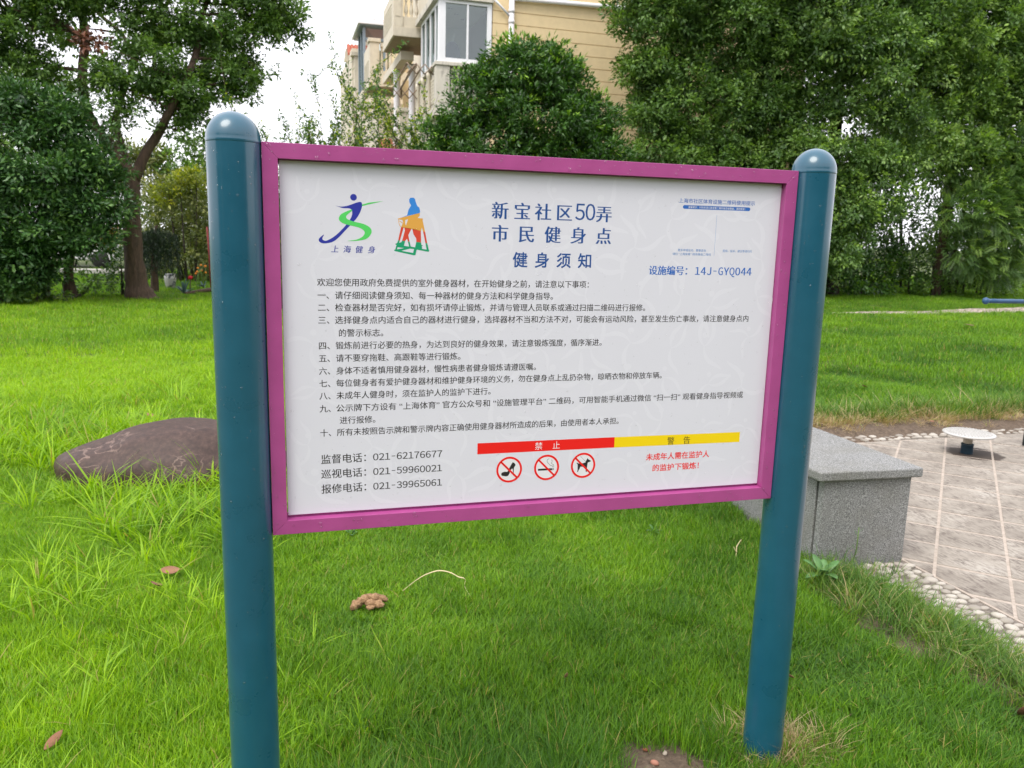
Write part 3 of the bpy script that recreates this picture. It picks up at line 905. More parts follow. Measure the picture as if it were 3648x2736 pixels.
# ------------------------------------------------------------ waist twister disc and bar machine on the tiles
M['white_enamel'] = plain('white_enamel', (0.47, 0.46, 0.44), 0.35, 0.05, 20, 0.1, 60)
M['beige_tube'] = plain('beige_tube', (0.45, 0.40, 0.33), 0.5, 0.1, 20)
M['dark_teal'] = plain('dark_teal', (0.012, 0.035, 0.055), 0.45, 0.3, 30, 0.3, 80)
M['bar_blue'] = plain('blue_tube', (0.02, 0.075, 0.17), 0.35, 0.15, 12, 0.2, 60)
M['post_grey'] = plain('grey_post', (0.03, 0.045, 0.055), 0.5, 0.2, 20)
tw = thing('twister_plate', 'round white dimpled standing plate on a short dark stem, on the tiles', 'exercise plate', (4.38, 2.85, 0))
c0 = (4.378, 2.855)
disc = MB().lathe([(0.0, 0.142), (0.145, 0.142), (0.177, 0.146), (0.183, 0.153), (0.180, 0.159), (0.171, 0.162), (0.0, 0.163)], c0[0], c0[1], 48).build('plate', M['white_enamel'], tw, True)
dm = MB()
for k in range(1, 8):
    for q in range(int(6 * k)):
        a = 2 * PI * q / (6 * k) + 0.3 * k; rr = 0.0215 * k
        dm.lathe([(0.0062, 0.1625), (0.0052, 0.166), (0.0024, 0.168)], c0[0] + rr * math.cos(a), c0[1] + rr * math.sin(a), 6)
tag(dm.build('dimples', M['white_enamel'], disc, True), kind='stuff')
for p in (disc,):
    pass
MB().lathe([(0.033, 0.06), (0.033, 0.143)], *c0, 24).build('neck', M['beige_tube'], tw, True)
MB().lathe([(0.042, -0.01), (0.043, 0.004), (0.042, 0.062), (0.045, 0.065), (0.045, 0.074), (0.040, 0.077), (0.033, 0.077)], *c0, 24).build('sleeve', M['dark_teal'], tw, True)

mc = thing('exercise_machine', 'blue horizontal bar with a ball end, reaching in from the right edge', 'exercise bar', (5.06, 2.96, 0))
MB().tube([(4.484, 2.96, 1.153), (4.60, 2.96, 1.152), (4.80, 2.96, 1.150), (5.12, 2.96, 1.147)], 0.0165, 16).build('bar', M['bar_blue'], mc, True)
v, f = ICO3
MB().add([(4.484 + 0.026 * x, 2.96 + 0.026 * y, 1.153 + 0.026 * z) for x, y, z in v], f).build('ball_end', M['bar_blue'], mc, True)
MB().tube([(5.066, 2.96, -0.02), (5.066, 2.96, 0.6), (5.10, 2.96, 1.12), (5.16, 2.96, 1.5)], 0.020, 16).build('post', M['post_grey'], mc, True)
P = [(random.uniform(4.5, 5.05), 2.955 + random.uniform(-0.006, 0.006), 1.1335, 0, 0, -1, random.uniform(0.002, 0.005)) for _ in range(40)]
drops('rain_drops', P, mc)

# ------------------------------------------------------------ boulder in the grass
m, nt, out = new_mat('brown_boulder')
f = noise(nt, 30, 7, 0.7); g = noise(nt, 2.5, 4)
c = ramp(nt, f, [(0.3, (0.026, 0.012, 0.009)), (0.55, (0.060, 0.032, 0.024)), (0.8, (0.125, 0.072, 0.055))])
geo = nt.nodes.new('ShaderNodeNewGeometry').outputs['Position']
mp = nt.nodes.new('ShaderNodeMapping'); mp.inputs['Scale'].default_value = (2.2, 2.2, 5.0); mp.inputs['Rotation'].default_value = (0, math.radians(20), 0)
nt.links.new(geo, mp.inputs[0])
v = nt.nodes.new('ShaderNodeTexVoronoi'); v.feature = 'DISTANCE_TO_EDGE'; v.inputs['Scale'].default_value = 2.1
dv = nt.nodes.new('ShaderNodeTexNoise'); dv.inputs['Scale'].default_value = 5; dv.inputs['Detail'].default_value = 4
nt.links.new(mp.outputs[0], dv.inputs['Vector'])
nt.links.new(mixc(nt, 0.22, mp.outputs[0], dv.outputs['Color']), v.inputs['Vector'])
vein = ramp(nt, v.outputs['Distance'], [(0.003, (0.45, 0.45, 0.45)), (0.02, (0, 0, 0))])
part = ramp(nt, g, [(0.48, (0, 0, 0)), (0.58, (1, 1, 1))])
c = mixc(nt, mixc(nt, 1.0, vein, part, 'MULTIPLY'), c, (0.36, 0.25, 0.20))
b = bsdf(nt, (0.1, 0.07, 0.06), 0.6)
nt.links.new(c, b.inputs['Base Color']); bump(nt, b, f, 0.35, 0.008)
nt.links.new(b.outputs[0], out.inputs[0])
M['boulder'] = m
nt.nodes.remove(nt.nodes['Bump']) if False else None
import bmesh
bm = bmesh.new(); bmesh.ops.create_icosphere(bm, subdivisions=5, radius=1)
vv = []
for q in bm.verts:
    x, y, z = q.co
    n1 = mnoise.noise(Vector((x, y, z)) * 1.1 + Vector((3.3, 1, 0))) * 0.16 + mnoise.noise(Vector((x, y, z)) * 3.1) * 0.035
    k = 1 + n1
    X = x * k * 0.71; Yv = y * k * 0.40
    top = 0.338 * (1 - 0.22 * max(0, -x) ** 2 - 0.04 * max(0, x))
    Z = (z ** 0.78 if z > 0 else z) * k * (top if z > 0 else 0.25)
    if z > 0.1: Z = min(Z, top * 0.90 + 0.10 * Z)
    q.co = (-1.27 + X * 0.98, 3.42 + Yv - 0.05 * x, Z * 0.97)
me = bpy.data.meshes.new('boulder'); bm.to_mesh(me); bm.free()
bo = link('boulder', me, M['boulder'], None, True)
tag(bo, 'brown veined boulder half sunk in the long grass behind the left post', 'rock')

# ------------------------------------------------------------ litter on the lawn
M['dead_leaf'] = ind_mat('dead_leaf', [(0.0, (0.27, 0.12, 0.065)), (0.5, (0.40, 0.23, 0.13)), (1.0, (0.19, 0.085, 0.05))], 0.7, 120)
def dead_leaf(x, y, L_, W_, yaw, tilt, roll, curl, lift, label):
    t = catmull([(0, 0), (0.15, 0.6), (0.45, 1.0), (0.75, 0.75), (1, 0.02)], 2)
    vs, fs = [], []
    for u, w in t:
        z = curl * (u - 0.5) ** 2
        vs += [((u - 0.5) * L_, -w * W_ / 2, z + curl * 0.5 * w * 0.4), ((u - 0.5) * L_, 0, z), ((u - 0.5) * L_, w * W_ / 2, z + curl * 0.5 * w * 0.4)]
    for i in range(len(t) - 1):
        a = i * 3
        fs += [(a, a + 1, a + 4, a + 3), (a + 1, a + 2, a + 5, a + 4)]
    me = bpy.data.meshes.new('fallen_leaf'); me.from_pydata(vs, [], fs)
    o = link('fallen_leaf', me, M['dead_leaf'], None, True)
    o.location = (x, y, gh(x, y) + lift); o.rotation_euler = (roll, tilt, yaw)
    s = o.modifiers.new('thickness', 'SOLIDIFY'); s.thickness = 0.0012
    return tag(o, label, 'leaf', 'fallen leaves on the lawn')
dead_leaf(-1.135, 1.70, 0.085, 0.055, 0.2, 0.1, 0.3, 0.03, 0.055, 'rounded pinkish brown leaf in the grass left of the left post')
dead_leaf(-1.175, 1.58, 0.06, 0.035, -0.4, 0.2, -0.3, 0.05, 0.045, 'small dark curled leaf just in front of the pinkish leaf')
dead_leaf(-1.32, 0.54, 0.085, 0.026, 1.15, -0.15, 0.5, 0.02, 0.05, 'long brown dry leaf in the bottom left corner of the lawn')
dead_leaf(1.03, 0.30, 0.05, 0.035, 0.9, 0.5, 0.4, 0.03, 0.05, 'brown leaf leaning in the grass right of the right post')
dead_leaf(1.655, -0.085, 0.11, 0.05, 1.4, 0.9, 0.2, 0.03, 0.06, 'large reddish dry leaf at the right edge near the bottom')
dead_leaf(0.27, 0.48, 0.05, 0.012, 1.5, 0.9, 0.2, 0.01, 0.06, 'narrow pale leaf standing in the grass under the board')
dead_leaf(4.75, 3.62, 0.09, 0.05, 0.2, 0.1, 0.2, 0.03, 0.06, 'reddish leaf on the bare strip behind the white plate')
dead_leaf(-1.67, 4.95, 0.09, 0.06, 0.4, 0.3, 0.3, 0.05, 0.07, 'small orange leaf in the grass beyond the boulder')
dead_leaf(5.2, 5.0, 0.08, 0.06, 0.7, 0.3, 0.2, 0.05, 0.07, 'dark leaf lying on the far lawn right of the right post')
dead_leaf(11.2, 9.6, 0.22, 0.14, 0.1, 0.1, 0.1, 0.05, 0.09, 'dark brown leaf far out on the right lawn')

m, nt, out = new_mat('dried_mud')
f = noise(nt, 90, 6, 0.7)
c = ramp(nt, f, [(0.35, (0.17, 0.09, 0.04)), (0.65, (0.42, 0.26, 0.14))])
b = bsdf(nt, (0.3, 0.2, 0.1), 0.95)
nt.links.new(c, b.inputs['Base Color']); bump(nt, b, f, 1.0, 0.006)
nt.links.new(b.outputs[0], out.inputs[0])
M['mud'] = m
cl = MB()
v, f = ICO3
for (dx, dy, dz, rx, ry, rz) in ((-0.055, -0.005, 0.0, 0.022, 0.02, 0.016), (-0.068, -0.02, -0.006, 0.016, 0.014, 0.013), (-0.028, 0.006, 0.008, 0.028, 0.018, 0.015), (-0.01, 0.018, 0.012, 0.03, 0.02, 0.013),
                                 (0.018, 0.012, 0.013, 0.026, 0.022, 0.014), (0.045, 0.008, 0.008, 0.022, 0.018, 0.012), (0.060, 0.0, 0.004, 0.013, 0.011, 0.009), (0.0, -0.012, 0.002, 0.024, 0.026, 0.014),
                                 (0.022, -0.018, -0.001, 0.028, 0.018, 0.013), (-0.002, -0.035, -0.007, 0.018, 0.015, 0.010), (0.035, -0.03, -0.004, 0.02, 0.014, 0.01)):
    o0 = Vector((dx, dy, dz)) * 40
    cl.add([(-0.317 + dx + x * rx * (1 + 0.35 * mnoise.noise(Vector((x, y, z)) * 3 + o0)), 1.215 + dy + y * ry * (1 + 0.35 * mnoise.noise(Vector((x, y, z)) * 3.3 + o0)), 0.052 + gh(-0.317, 1.215) + dz + z * rz * (1 + 0.5 * mnoise.noise(Vector((x, y, z)) * 3.5 + o0))) for x, y, z in v], f)
tag(cl.build('mud_clod', M['mud'], None, True), 'lumpy branching clod of dried brown mud on the grass below the board', 'clod')
M['straw'] = plain('straw', (0.58, 0.47, 0.27), 0.6, 0.15, 30)
pts = catmull([(-0.170, 1.313, 0.03), (-0.083, 1.376, 0.055), (-0.008, 1.383, 0.075), (0.04, 1.345, 0.08), (0.071, 1.30, 0.075), (0.095, 1.284, 0.07), (0.088, 1.25, 0.05), (0.098, 1.184, 0.035)], 4)
n_ = len(pts); mb = MB(); vs = []
for i, p in enumerate(pts):
    w = 0.0008 + 0.0026 * math.sin(PI * min(1, (i / n_) * 1.1)) ** 1.5
    vs += [(p[0], p[1] - w, p[2] + 0.01), (p[0], p[1] + w, p[2] + 0.012)]
mb.add(vs, [(2 * i, 2 * i + 1, 2 * i + 3, 2 * i + 2) for i in range(n_ - 1)])
o = mb.build('dry_grass_blade', M['straw'], None, True)
sm = o.modifiers.new('t', 'SOLIDIFY'); sm.thickness = 0.001
tag(o, 'long bent straw-coloured dry blade lying on the grass below the board', 'dry blade')
# stones in the bare soil
M['stone'] = ind_mat('soil_stone', [(0.0, (0.30, 0.22, 0.15)), (0.5, (0.38, 0.33, 0.27)), (0.8, (0.40, 0.12, 0.07))], 0.8)
def stone(x, y, s, label, red=False):
    me = PEB[hash(label) % 1].copy() if False else PEB[int(abs(x * 997)) % 7].copy()
    me.materials.clear(); me.materials.append(M['brickbit'] if red else M['stone'])
    o = bpy.data.objects.new('stone', me); COL.objects.link(o)
    o.location = (x, y, gh(x, y) + 0.006 + s * 0.15); o.scale = (s, s, s * 1.3); o.rotation_euler = (0.2, 0.1, x * 37)
    return tag(o, label, 'stone', 'stones in the bare soil')
M['brickbit'] = plain('brick_bit', (0.25, 0.085, 0.05), 0.85, 0.2, 60)
stone(0.40, 0.120, 0.009, 'small red brick chip at the back of the bare soil', True)
stone(0.31, 0.095, 0.010, 'pale stone at the back left of the bare soil patch')
stone(0.40, 0.055, 0.014, 'largest round tan stone in the middle of the bare soil')
stone(0.45, 0.088, 0.010, 'grey stone just right of the middle of the bare soil')
stone(0.35, 0.02, 0.013, 'flat grey stone low in the bare soil near the bottom edge')
stone(0.62, 0.0, 0.008, 'small orange stone nearer the right post', True)
stone(0.585, 0.09, 0.008, 'small brown stone between the bare soil and the right post')

# ------------------------------------------------------------ grass: patches of blades set on points (uncountable)
src = bpy.data.collections.new('grass_sources')
src2 = bpy.data.collections.new('tuft_sources')
src3 = bpy.data.collections.new('far_grass_sources')
def blades(n, size, h, w, bend, seed, dry=0.04, up=0.7, clump=0.0):
    g = np.random.default_rng(seed)
    ang = g.uniform(0, 2 * PI, n); rad = size * np.sqrt(g.uniform(0, 1, n))
    x0, y0 = rad * np.cos(ang), rad * np.sin(ang)
    az_ = g.uniform(0, 2 * PI, n)
    if clump: az_ = ang + g.normal(0, 0.6, n)
    hh = h * g.uniform(0.55, 1.25, n); bb = hh * bend * g.uniform(0.2, 1.5, n)
    ww = w * g.uniform(0.7, 1.3, n)
    T = np.array([0, 0.4, 0.75, 1.0]); Wd = np.array([0.8, 1.0, 0.65, 0.0])
    V = []
    px, py = np.cos(az_ + PI / 2), np.sin(az_ + PI / 2)
    for t, k in zip(T, Wd):
        cx = x0 + np.cos(az_) * bb * t ** 1.8; cy = y0 + np.sin(az_) * bb * t ** 1.8
        cz = hh * (t - 0.35 * np.clip(bend - up, 0, 2) * t ** 2.2) - 0.004
        if t < 1:
            V.append(np.stack([cx - px * ww * k / 2, cy - py * ww * k / 2, cz], 1)); V.append(np.stack([cx + px * ww * k / 2, cy + py * ww * k / 2, cz], 1))
        else: V.append(np.stack([cx, cy, cz], 1))
    V = np.stack(V, 1)                       # n, 7, 3
    b_ = np.arange(n)[:, None] * 7
    tri = np.array([[0, 1, 3], [0, 3, 2], [2, 3, 5], [2, 5, 4], [4, 5, 6]])
    F = (b_[:, :, None] + tri[None]).reshape(-1, 3)
    tint = np.repeat(g.uniform(0, 1, n), 7); dr = np.repeat((g.uniform(0, 1, n) < dry).astype(float), 7)
    me = np_mesh('grass_patch', V.reshape(-1, 3), F, {'tint': tint, 'dry': dr})
    return me
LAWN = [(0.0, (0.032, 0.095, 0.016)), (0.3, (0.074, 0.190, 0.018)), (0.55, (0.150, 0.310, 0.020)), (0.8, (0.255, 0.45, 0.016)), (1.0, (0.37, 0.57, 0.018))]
M['grass'] = grass_mat('lawn_grass', LAWN, (0.42, 0.34, 0.12), 0.42)
M['weed'] = grass_mat('weed_grass', [(0.0, (0.035, 0.10, 0.020)), (0.5, (0.09, 0.20, 0.025)), (1.0, (0.20, 0.30, 0.04))], (0.50, 0.39, 0.21), 0.35)
M['straw_grass'] = grass_mat('straw_grass', [(0.0, (0.30, 0.20, 0.10)), (0.5, (0.46, 0.34, 0.19)), (1.0, (0.56, 0.45, 0.27))], (0.30, 0.40, 0.08), 0.25)
def sources(col_, lst, mat):
    for me in lst:
        me.materials.append(mat)
        col_.objects.link(bpy.data.objects.new('grass_patch', me))
def scatter(name, col_, X, Y, yaw, tiltx, tilty, scl, idx_, tint, label=None, cat=None, lift=0.0, sz=None):
    Z = ground_h(X, Y) + lift
    me = bpy.data.meshes.new(name)
    me.vertices.add(len(X)); me.vertices.foreach_set('co', np.stack([X, Y, Z], 1).astype(np.float32).ravel())
    a = me.attributes.new('rot', 'FLOAT_VECTOR', 'POINT'); a.data.foreach_set('vector', np.stack([tiltx, tilty, yaw], 1).astype(np.float32).ravel())
    sz = scl if sz is None else sz
    a = me.attributes.new('scl', 'FLOAT_VECTOR', 'POINT'); a.data.foreach_set('vector', np.stack([scl, scl, sz], 1).astype(np.float32).ravel())
    a = me.attributes.new('pick', 'INT', 'POINT'); a.data.foreach_set('value', idx_.astype(np.int32))
    a = me.attributes.new('patch_tint', 'FLOAT', 'POINT'); a.data.foreach_set('value', tint.astype(np.float32))
    o = bpy.data.objects.new(name, me); COL.objects.link(o)
    ng = bpy.data.node_groups.new(name, 'GeometryNodeTree')
    ng.interface.new_socket('Geometry', in_out='INPUT', socket_type='NodeSocketGeometry')
    ng.interface.new_socket('Geometry', in_out='OUTPUT', socket_type='NodeSocketGeometry')
    N = ng.nodes.new; Lk = ng.links.new
    gi, go = N('NodeGroupInput'), N('NodeGroupOutput')
    ip = N('GeometryNodeInstanceOnPoints'); ci = N('GeometryNodeCollectionInfo')
    ci.inputs['Collection'].default_value = col_; ci.inputs['Separate Children'].default_value = True; ci.inputs['Reset Children'].default_value = True
    def na(n, t):
        q = N('GeometryNodeInputNamedAttribute'); q.data_type = t; q.inputs['Name'].default_value = n
        return q.outputs['Attribute']
    Lk(gi.outputs[0], ip.inputs['Points']); Lk(ci.outputs[0], ip.inputs['Instance'])
    ip.inputs['Pick Instance'].default_value = True
    Lk(na('pick', 'INT'), ip.inputs['Instance Index']); Lk(na('rot', 'FLOAT_VECTOR'), ip.inputs['Rotation']); Lk(na('scl', 'FLOAT_VECTOR'), ip.inputs['Scale'])
    Lk(ip.outputs[0], go.inputs[0])
    md = o.modifiers.new('blades', 'NODES'); md.node_group = ng
    tag(o, label, cat, kind='stuff')
    return o

def fbm(X, Y, s, seed, oct_=3):
    """cheap smooth value noise on arrays"""
    out_ = np.zeros_like(X, float); amp = 1.0; tot = 0
    for k in range(oct_):
        g = np.random.default_rng(seed * 31 + k); T_ = g.uniform(-1, 1, (64, 64))
        x = X * s * 2 ** k + 100; y = Y * s * 2 ** k + 100
        xi = np.floor(x).astype(int); yi = np.floor(y).astype(int); fx = x - xi; fy = y - yi
        fx = fx * fx * (3 - 2 * fx); fy = fy * fy * (3 - 2 * fy)
        a = T_[xi % 64, yi % 64]; b_ = T_[(xi + 1) % 64, yi % 64]; c_ = T_[xi % 64, (yi + 1) % 64]; d_ = T_[(xi + 1) % 64, (yi + 1) % 64]
        out_ += amp * ((a * (1 - fx) + b_ * fx) * (1 - fy) + (c_ * (1 - fx) + d_ * fx) * fy); tot += amp; amp *= 0.5
    return out_ / tot
def density(X, Y):
    d = np.ones_like(X, float)
    d[(X > 1.99) & (Y < 3.46)] = 0
    d[(X > 1.80) & (Y > 1.18) & (Y < 3.35)] = 0
    d = np.where((dirt_strip(X, Y) > 0), 0.0, d)
    d = np.where(weedy_soil(X, Y) > 0.1, 0.0, d)
    d = np.where(soil_patch_near(X, Y) > 0.12, 0.0, d)
    d = np.where(soil_patch_post(X, Y) > 0.0, 0.1, d)
    d = np.where((path_ok(X, Y) > 0) & (X > 3.4), 0.0, d)
    d = np.where(((X + 1.29) / 0.66) ** 2 + ((Y - 3.42) / 0.34) ** 2 < 1, 0.0, d)
    d = np.where((Y > 16.6) & (fbm(X, Y, 0.8, 4) < 0.0), 0.25, d)
    for cx in (-PX, PX): d = np.where(np.hypot(X - cx, Y) < 0.06, 0.0, d)
    return d
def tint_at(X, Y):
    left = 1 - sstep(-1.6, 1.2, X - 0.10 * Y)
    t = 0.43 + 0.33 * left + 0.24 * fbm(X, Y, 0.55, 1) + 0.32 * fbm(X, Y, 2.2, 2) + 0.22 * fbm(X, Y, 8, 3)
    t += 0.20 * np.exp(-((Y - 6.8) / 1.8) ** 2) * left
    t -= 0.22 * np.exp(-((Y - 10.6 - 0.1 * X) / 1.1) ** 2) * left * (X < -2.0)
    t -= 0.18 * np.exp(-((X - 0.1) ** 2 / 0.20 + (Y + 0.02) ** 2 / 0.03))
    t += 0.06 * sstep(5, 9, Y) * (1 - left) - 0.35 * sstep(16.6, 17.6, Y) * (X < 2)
    t += 0.07 * np.exp(-((X - 0.6) ** 2 / 1.2 + (Y - 1.2) ** 2 / 0.8))  # grass colour lightened behind the board to offset the shadow it casts
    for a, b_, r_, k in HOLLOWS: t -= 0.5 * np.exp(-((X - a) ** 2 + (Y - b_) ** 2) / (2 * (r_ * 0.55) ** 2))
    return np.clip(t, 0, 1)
def in_view(X, Y, marg=0.16):
    dx, dy = X - CAM.x, Y - CAM.y
    a = np.arctan2(dx, dy)
    return (a > YAW - 0.57 - marg) & (a < YAW + 0.57 + marg) & (dy > 0)
def pts_grid(x0, x1, y0, y1, s, seed):
    g = np.random.default_rng(seed)
    X, Y = np.meshgrid(np.arange(x0, x1, s), np.arange(y0, y1, s))
    X = X.ravel() + g.uniform(-s / 2, s / 2, X.size); Y = Y.ravel() + g.uniform(-s / 2, s / 2, Y.size)
    k = in_view(X, Y) & (g.uniform(0, 1, X.size) < density(X, Y))
    return X[k], Y[k], g
DC = lambda X, Y: np.hypot(X - CAM.x, Y - CAM.y)

sources(src, [blades(140, 0.085, 0.048, 0.0027, 0.62, 100 + i, 0.05) for i in range(8)], M['grass'])
sources(src3, [blades(260, 0.34, 0.062, 0.0062, 0.6, 200 + i, 0.03) for i in range(6)], M['grass'])
def lean(X, Y, g):
    return 0.35 * fbm(X, Y, 1.6, 8) + g.normal(0, 0.12, X.size), 0.35 * fbm(X, Y, 1.6, 9) + g.normal(0, 0.12, X.size)
X, Y, g = pts_grid(-5, 7, -0.9, 5.2, 0.050, 1)
k = DC(X, Y) < 5.4; X, Y = X[k], Y[k]
lx, ly = lean(X, Y, g)
hz = 1.0 + 0.45 * fbm(X, Y, 1.3, 12) + 0.40 * fbm(X, Y, 6, 13) + 0.55 * np.exp(-((X - 0.1) ** 2 / 0.3 + (Y + 0.05) ** 2 / 0.05)) + g.normal(0, 0.08, X.size)
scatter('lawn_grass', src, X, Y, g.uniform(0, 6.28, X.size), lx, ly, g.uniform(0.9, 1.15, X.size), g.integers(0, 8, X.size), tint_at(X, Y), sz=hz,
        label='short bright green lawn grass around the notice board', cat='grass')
X, Y, g = pts_grid(-9, 12, 2, 10.5, 0.105, 2)
k = (DC(X, Y) >= 5.3) & (DC(X, Y) < 10.5); X, Y = X[k], Y[k]
lx, ly = lean(X, Y, g)
s_ = g.uniform(1.5, 1.9, X.size)
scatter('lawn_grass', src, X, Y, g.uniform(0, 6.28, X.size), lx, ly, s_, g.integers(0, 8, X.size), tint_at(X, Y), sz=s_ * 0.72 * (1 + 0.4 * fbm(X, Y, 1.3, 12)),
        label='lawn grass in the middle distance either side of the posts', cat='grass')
X, Y, g = pts_grid(-22, 32, 2.5, 30, 0.27, 3)
k = (DC(X, Y) >= 10.3); X, Y = X[k], Y[k]
lx, ly = lean(X, Y, g)
s_ = g.uniform(0.9, 1.2, X.size)
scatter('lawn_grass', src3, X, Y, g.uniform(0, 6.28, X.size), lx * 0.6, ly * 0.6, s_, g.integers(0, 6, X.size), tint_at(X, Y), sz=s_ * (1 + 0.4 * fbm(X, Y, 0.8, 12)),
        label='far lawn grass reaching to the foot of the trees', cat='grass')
# long arching grass on the left
sources(src2, [blades(12, 0.022, 0.205, 0.0074, 1.1, 300 + i, 0.06, 0.5, 1.0) for i in range(10)], M['grass'])
X, Y, g = pts_grid(-6.5, 1.3, 0.15, 6.5, 0.072, 4)
zone = (1 - sstep(-1.35, -0.45, X - 0.05 * Y + 0.25 * fbm(X, Y, 1.5, 21)))
w_ = 0.9 * zone * np.clip(0.65 + 1.5 * fbm(X, Y, 0.9, 22), 0, 1) * (0.45 + 0.55 * sstep(0.9, 2.2, Y)) * (1 - 0.92 * sstep(3.9, 5.2, Y))
w_ = np.maximum(w_, 0.9 * np.exp(-((X + 1.25) ** 2 / 0.5 + (Y - 2.95) ** 2 / 0.02)) * (X < -0.65))
w_ = np.maximum(w_, 0.55 * np.exp(-((X + 0.52) ** 2 / 0.01 + (Y - 0.75) ** 2 / 0.12)))
k = g.uniform(0, 1, X.size) < w_; X, Y = X[k], Y[k]
s_ = g.uniform(0.5, 1.2, X.size) * (0.55 + 0.5 * sstep(0.8, 2.6, Y))
scatter('long_grass', src2, X, Y, g.uniform(0, 6.28, X.size), g.normal(0, 0.25, X.size), g.normal(0, 0.25, X.size), s_, g.integers(0, 10, X.size), np.clip(tint_at(X, Y) + 0.26, 0, 1),
        label='long arching bright green grass blades around the boulder', cat='grass')
# fine tall tufts at the front edge
src4 = bpy.data.collections.new('fine_tuft_sources')
sources(src4, [blades(70, 0.05, 0.115, 0.0018, 0.75, 400 + i, 0.05, 0.7, 0.6) for i in range(6)], M['grass'])
X, Y, g = pts_grid(-0.6, 1.7, -0.75, 0.9, 0.05, 5)
w_ = 0.95 * np.exp(-((Y + 0.02 + 0.0 * X) ** 2 / 0.025)) * (X < 0.42) + 0.20 * np.clip(0.3 + 2 * fbm(X, Y, 2.0, 31), 0, 1) + 0.5 * np.exp(-((X - 0.73) ** 2 + (Y + 0.10) ** 2) / 0.012)
k = g.uniform(0, 1, X.size) < w_; X, Y = X[k], Y[k]
s_ = g.uniform(0.6, 1.05, X.size)
scatter('fine_grass', src4, X, Y, g.uniform(0, 6.28, X.size), g.normal(0, 0.2, X.size), g.normal(0, 0.2, X.size), s_, g.integers(0, 6, X.size), np.clip(tint_at(X, Y) - 0.06, 0, 1),
        label='taller fine grass tufts along the front of the lawn by the right post', cat='grass')
# weeds along the pebble border, straw behind the tiles
src5 = bpy.data.collections.new('weed_sources'); src6 = bpy.data.collections.new('straw_sources')
sources(src5, [blades(26, 0.05, 0.085, 0.0030, 0.9, 500 + i, 0.08, 0.6, 0.5) for i in range(6)], M['weed'])
sources(src6, [blades(34, 0.06, 0.085, 0.0028, 1.3, 600 + i, 0.12, 0.4, 0.3) for i in range(6)], M['straw_grass'])
g = np.random.default_rng(50)
n_ = 700; Y = g.uniform(-0.9, 1.2, n_); X = 1.86 - 0.10 * (Y - 0.6) + g.normal(0, 0.12, n_)
k = (X < 2.22); X, Y = X[k], Y[k]
scatter('weeds', src5, X, Y, g.uniform(0, 6.28, X.size), g.normal(0, 0.2, X.size), g.normal(0, 0.2, X.size), g.uniform(0.5, 1.15, X.size), g.integers(0, 6, X.size), g.uniform(0.1, 0.95, X.size),
        label='scruffy weeds between the lawn and the pebble border', cat='weeds', lift=0.008)
n_ = 520; X = g.uniform(2.5, 9, n_); Y = 3.76 + g.normal(0, 0.10, n_)
k = (Y > 3.5); X, Y = X[k], Y[k]
s_ = g.uniform(0.5, 1.2, X.size)
scatter('dry_grass', src6, X, Y, g.uniform(0, 6.28, X.size), g.normal(0, 0.45, X.size), g.normal(0, 0.45, X.size), s_, g.integers(0, 6, X.size), g.uniform(0.1, 0.95, X.size),
        label='dry straw-coloured grass on the bare strip behind the tiles', cat='dry grass', lift=0.03)
n_ = 420; X = g.uniform(2.4, 9, n_); Y = 3.98 + g.normal(0, 0.10, n_)
s_ = g.uniform(1.2, 2.4, n_)
scatter('weeds', src5, X, Y, g.uniform(0, 6.28, n_), g.normal(0, 0.2, n_), g.normal(0, 0.2, n_), s_, g.integers(0, 6, n_), g.uniform(0.2, 1, n_),
        label='rank green weeds fringing the far lawn behind the bare strip', cat='weeds')
n_ = 110; X = 0.80 + g.normal(0, 0.08, n_); Y = 0.02 + g.normal(0, 0.06, n_)
k = np.hypot(X - PX, Y) > 0.065; X, Y = X[k], Y[k]
scatter('dry_grass', src6, X, Y, g.uniform(0, 6.28, X.size), g.normal(0, 0.3, X.size), g.normal(0, 0.3, X.size), g.uniform(0.4, 0.75, X.size), g.integers(0, 6, X.size), g.uniform(0.1, 0.95, X.size),
        label='matted dry grass round the foot of the right post', cat='dry grass', lift=0.01)

# ------------------------------------------------------------ leaves and trees
def leaves_mesh(name, c, d, nrm, L_, W_, tint, young, fold=0.25):
    """c: leaf base, d: leaf direction, nrm: upper side; one folded leaf = 2 triangles"""
    d = d / (np.linalg.norm(d, axis=1, keepdims=True) + 1e-9)
    s = np.cross(d, nrm); s /= (np.linalg.norm(s, axis=1, keepdims=True) + 1e-9)
    n2 = np.cross(s, d)
    L_ = L_[:, None]; W_ = W_[:, None]
    mid = c + d * L_ * 0.45
    V = np.stack([c, mid + s * W_ / 2 + n2 * W_ * fold * 0.5, c + d * L_ - n2 * L_ * 0.06, mid - s * W_ / 2 + n2 * W_ * fold * 0.5], 1).reshape(-1, 3)
    b_ = np.arange(len(c))[:, None] * 4
    F = (b_[:, :, None] + np.array([[0, 1, 2], [0, 2, 3]])[None]).reshape(-1, 3)
    return np_mesh(name, V, F, {'tint': np.repeat(tint, 4), 'young': np.repeat(young, 4)})
def unit(v): return v / (np.linalg.norm(v, axis=1, keepdims=True) + 1e-9)
def sublumps(lumps, seed, r=0.42, dens=1.5, low=0.35):
    """break each mass of a crown into rounded leafy boughs spread over its surface"""
    g = np.random.default_rng(seed); out_ = []
    for x, y, z, rx, rz in lumps:
        ry = (rx + rz) / 2; n = max(3, int(dens * (rx * rz + rx * ry + ry * rz) * 1.4 / (r * r)))
        d = unit(g.normal(0, 1, (n, 3)))
        k = g.uniform(0.55, 1.0, n)
        for (a, b_, c_), q in zip(d, k):
            rr = r * g.uniform(0.6, 1.25)
            out_.append((x + a * rx * q, y + b_ * ry * q, z + c_ * rz * q, rr * 1.15, rr * 0.72))
    return out_
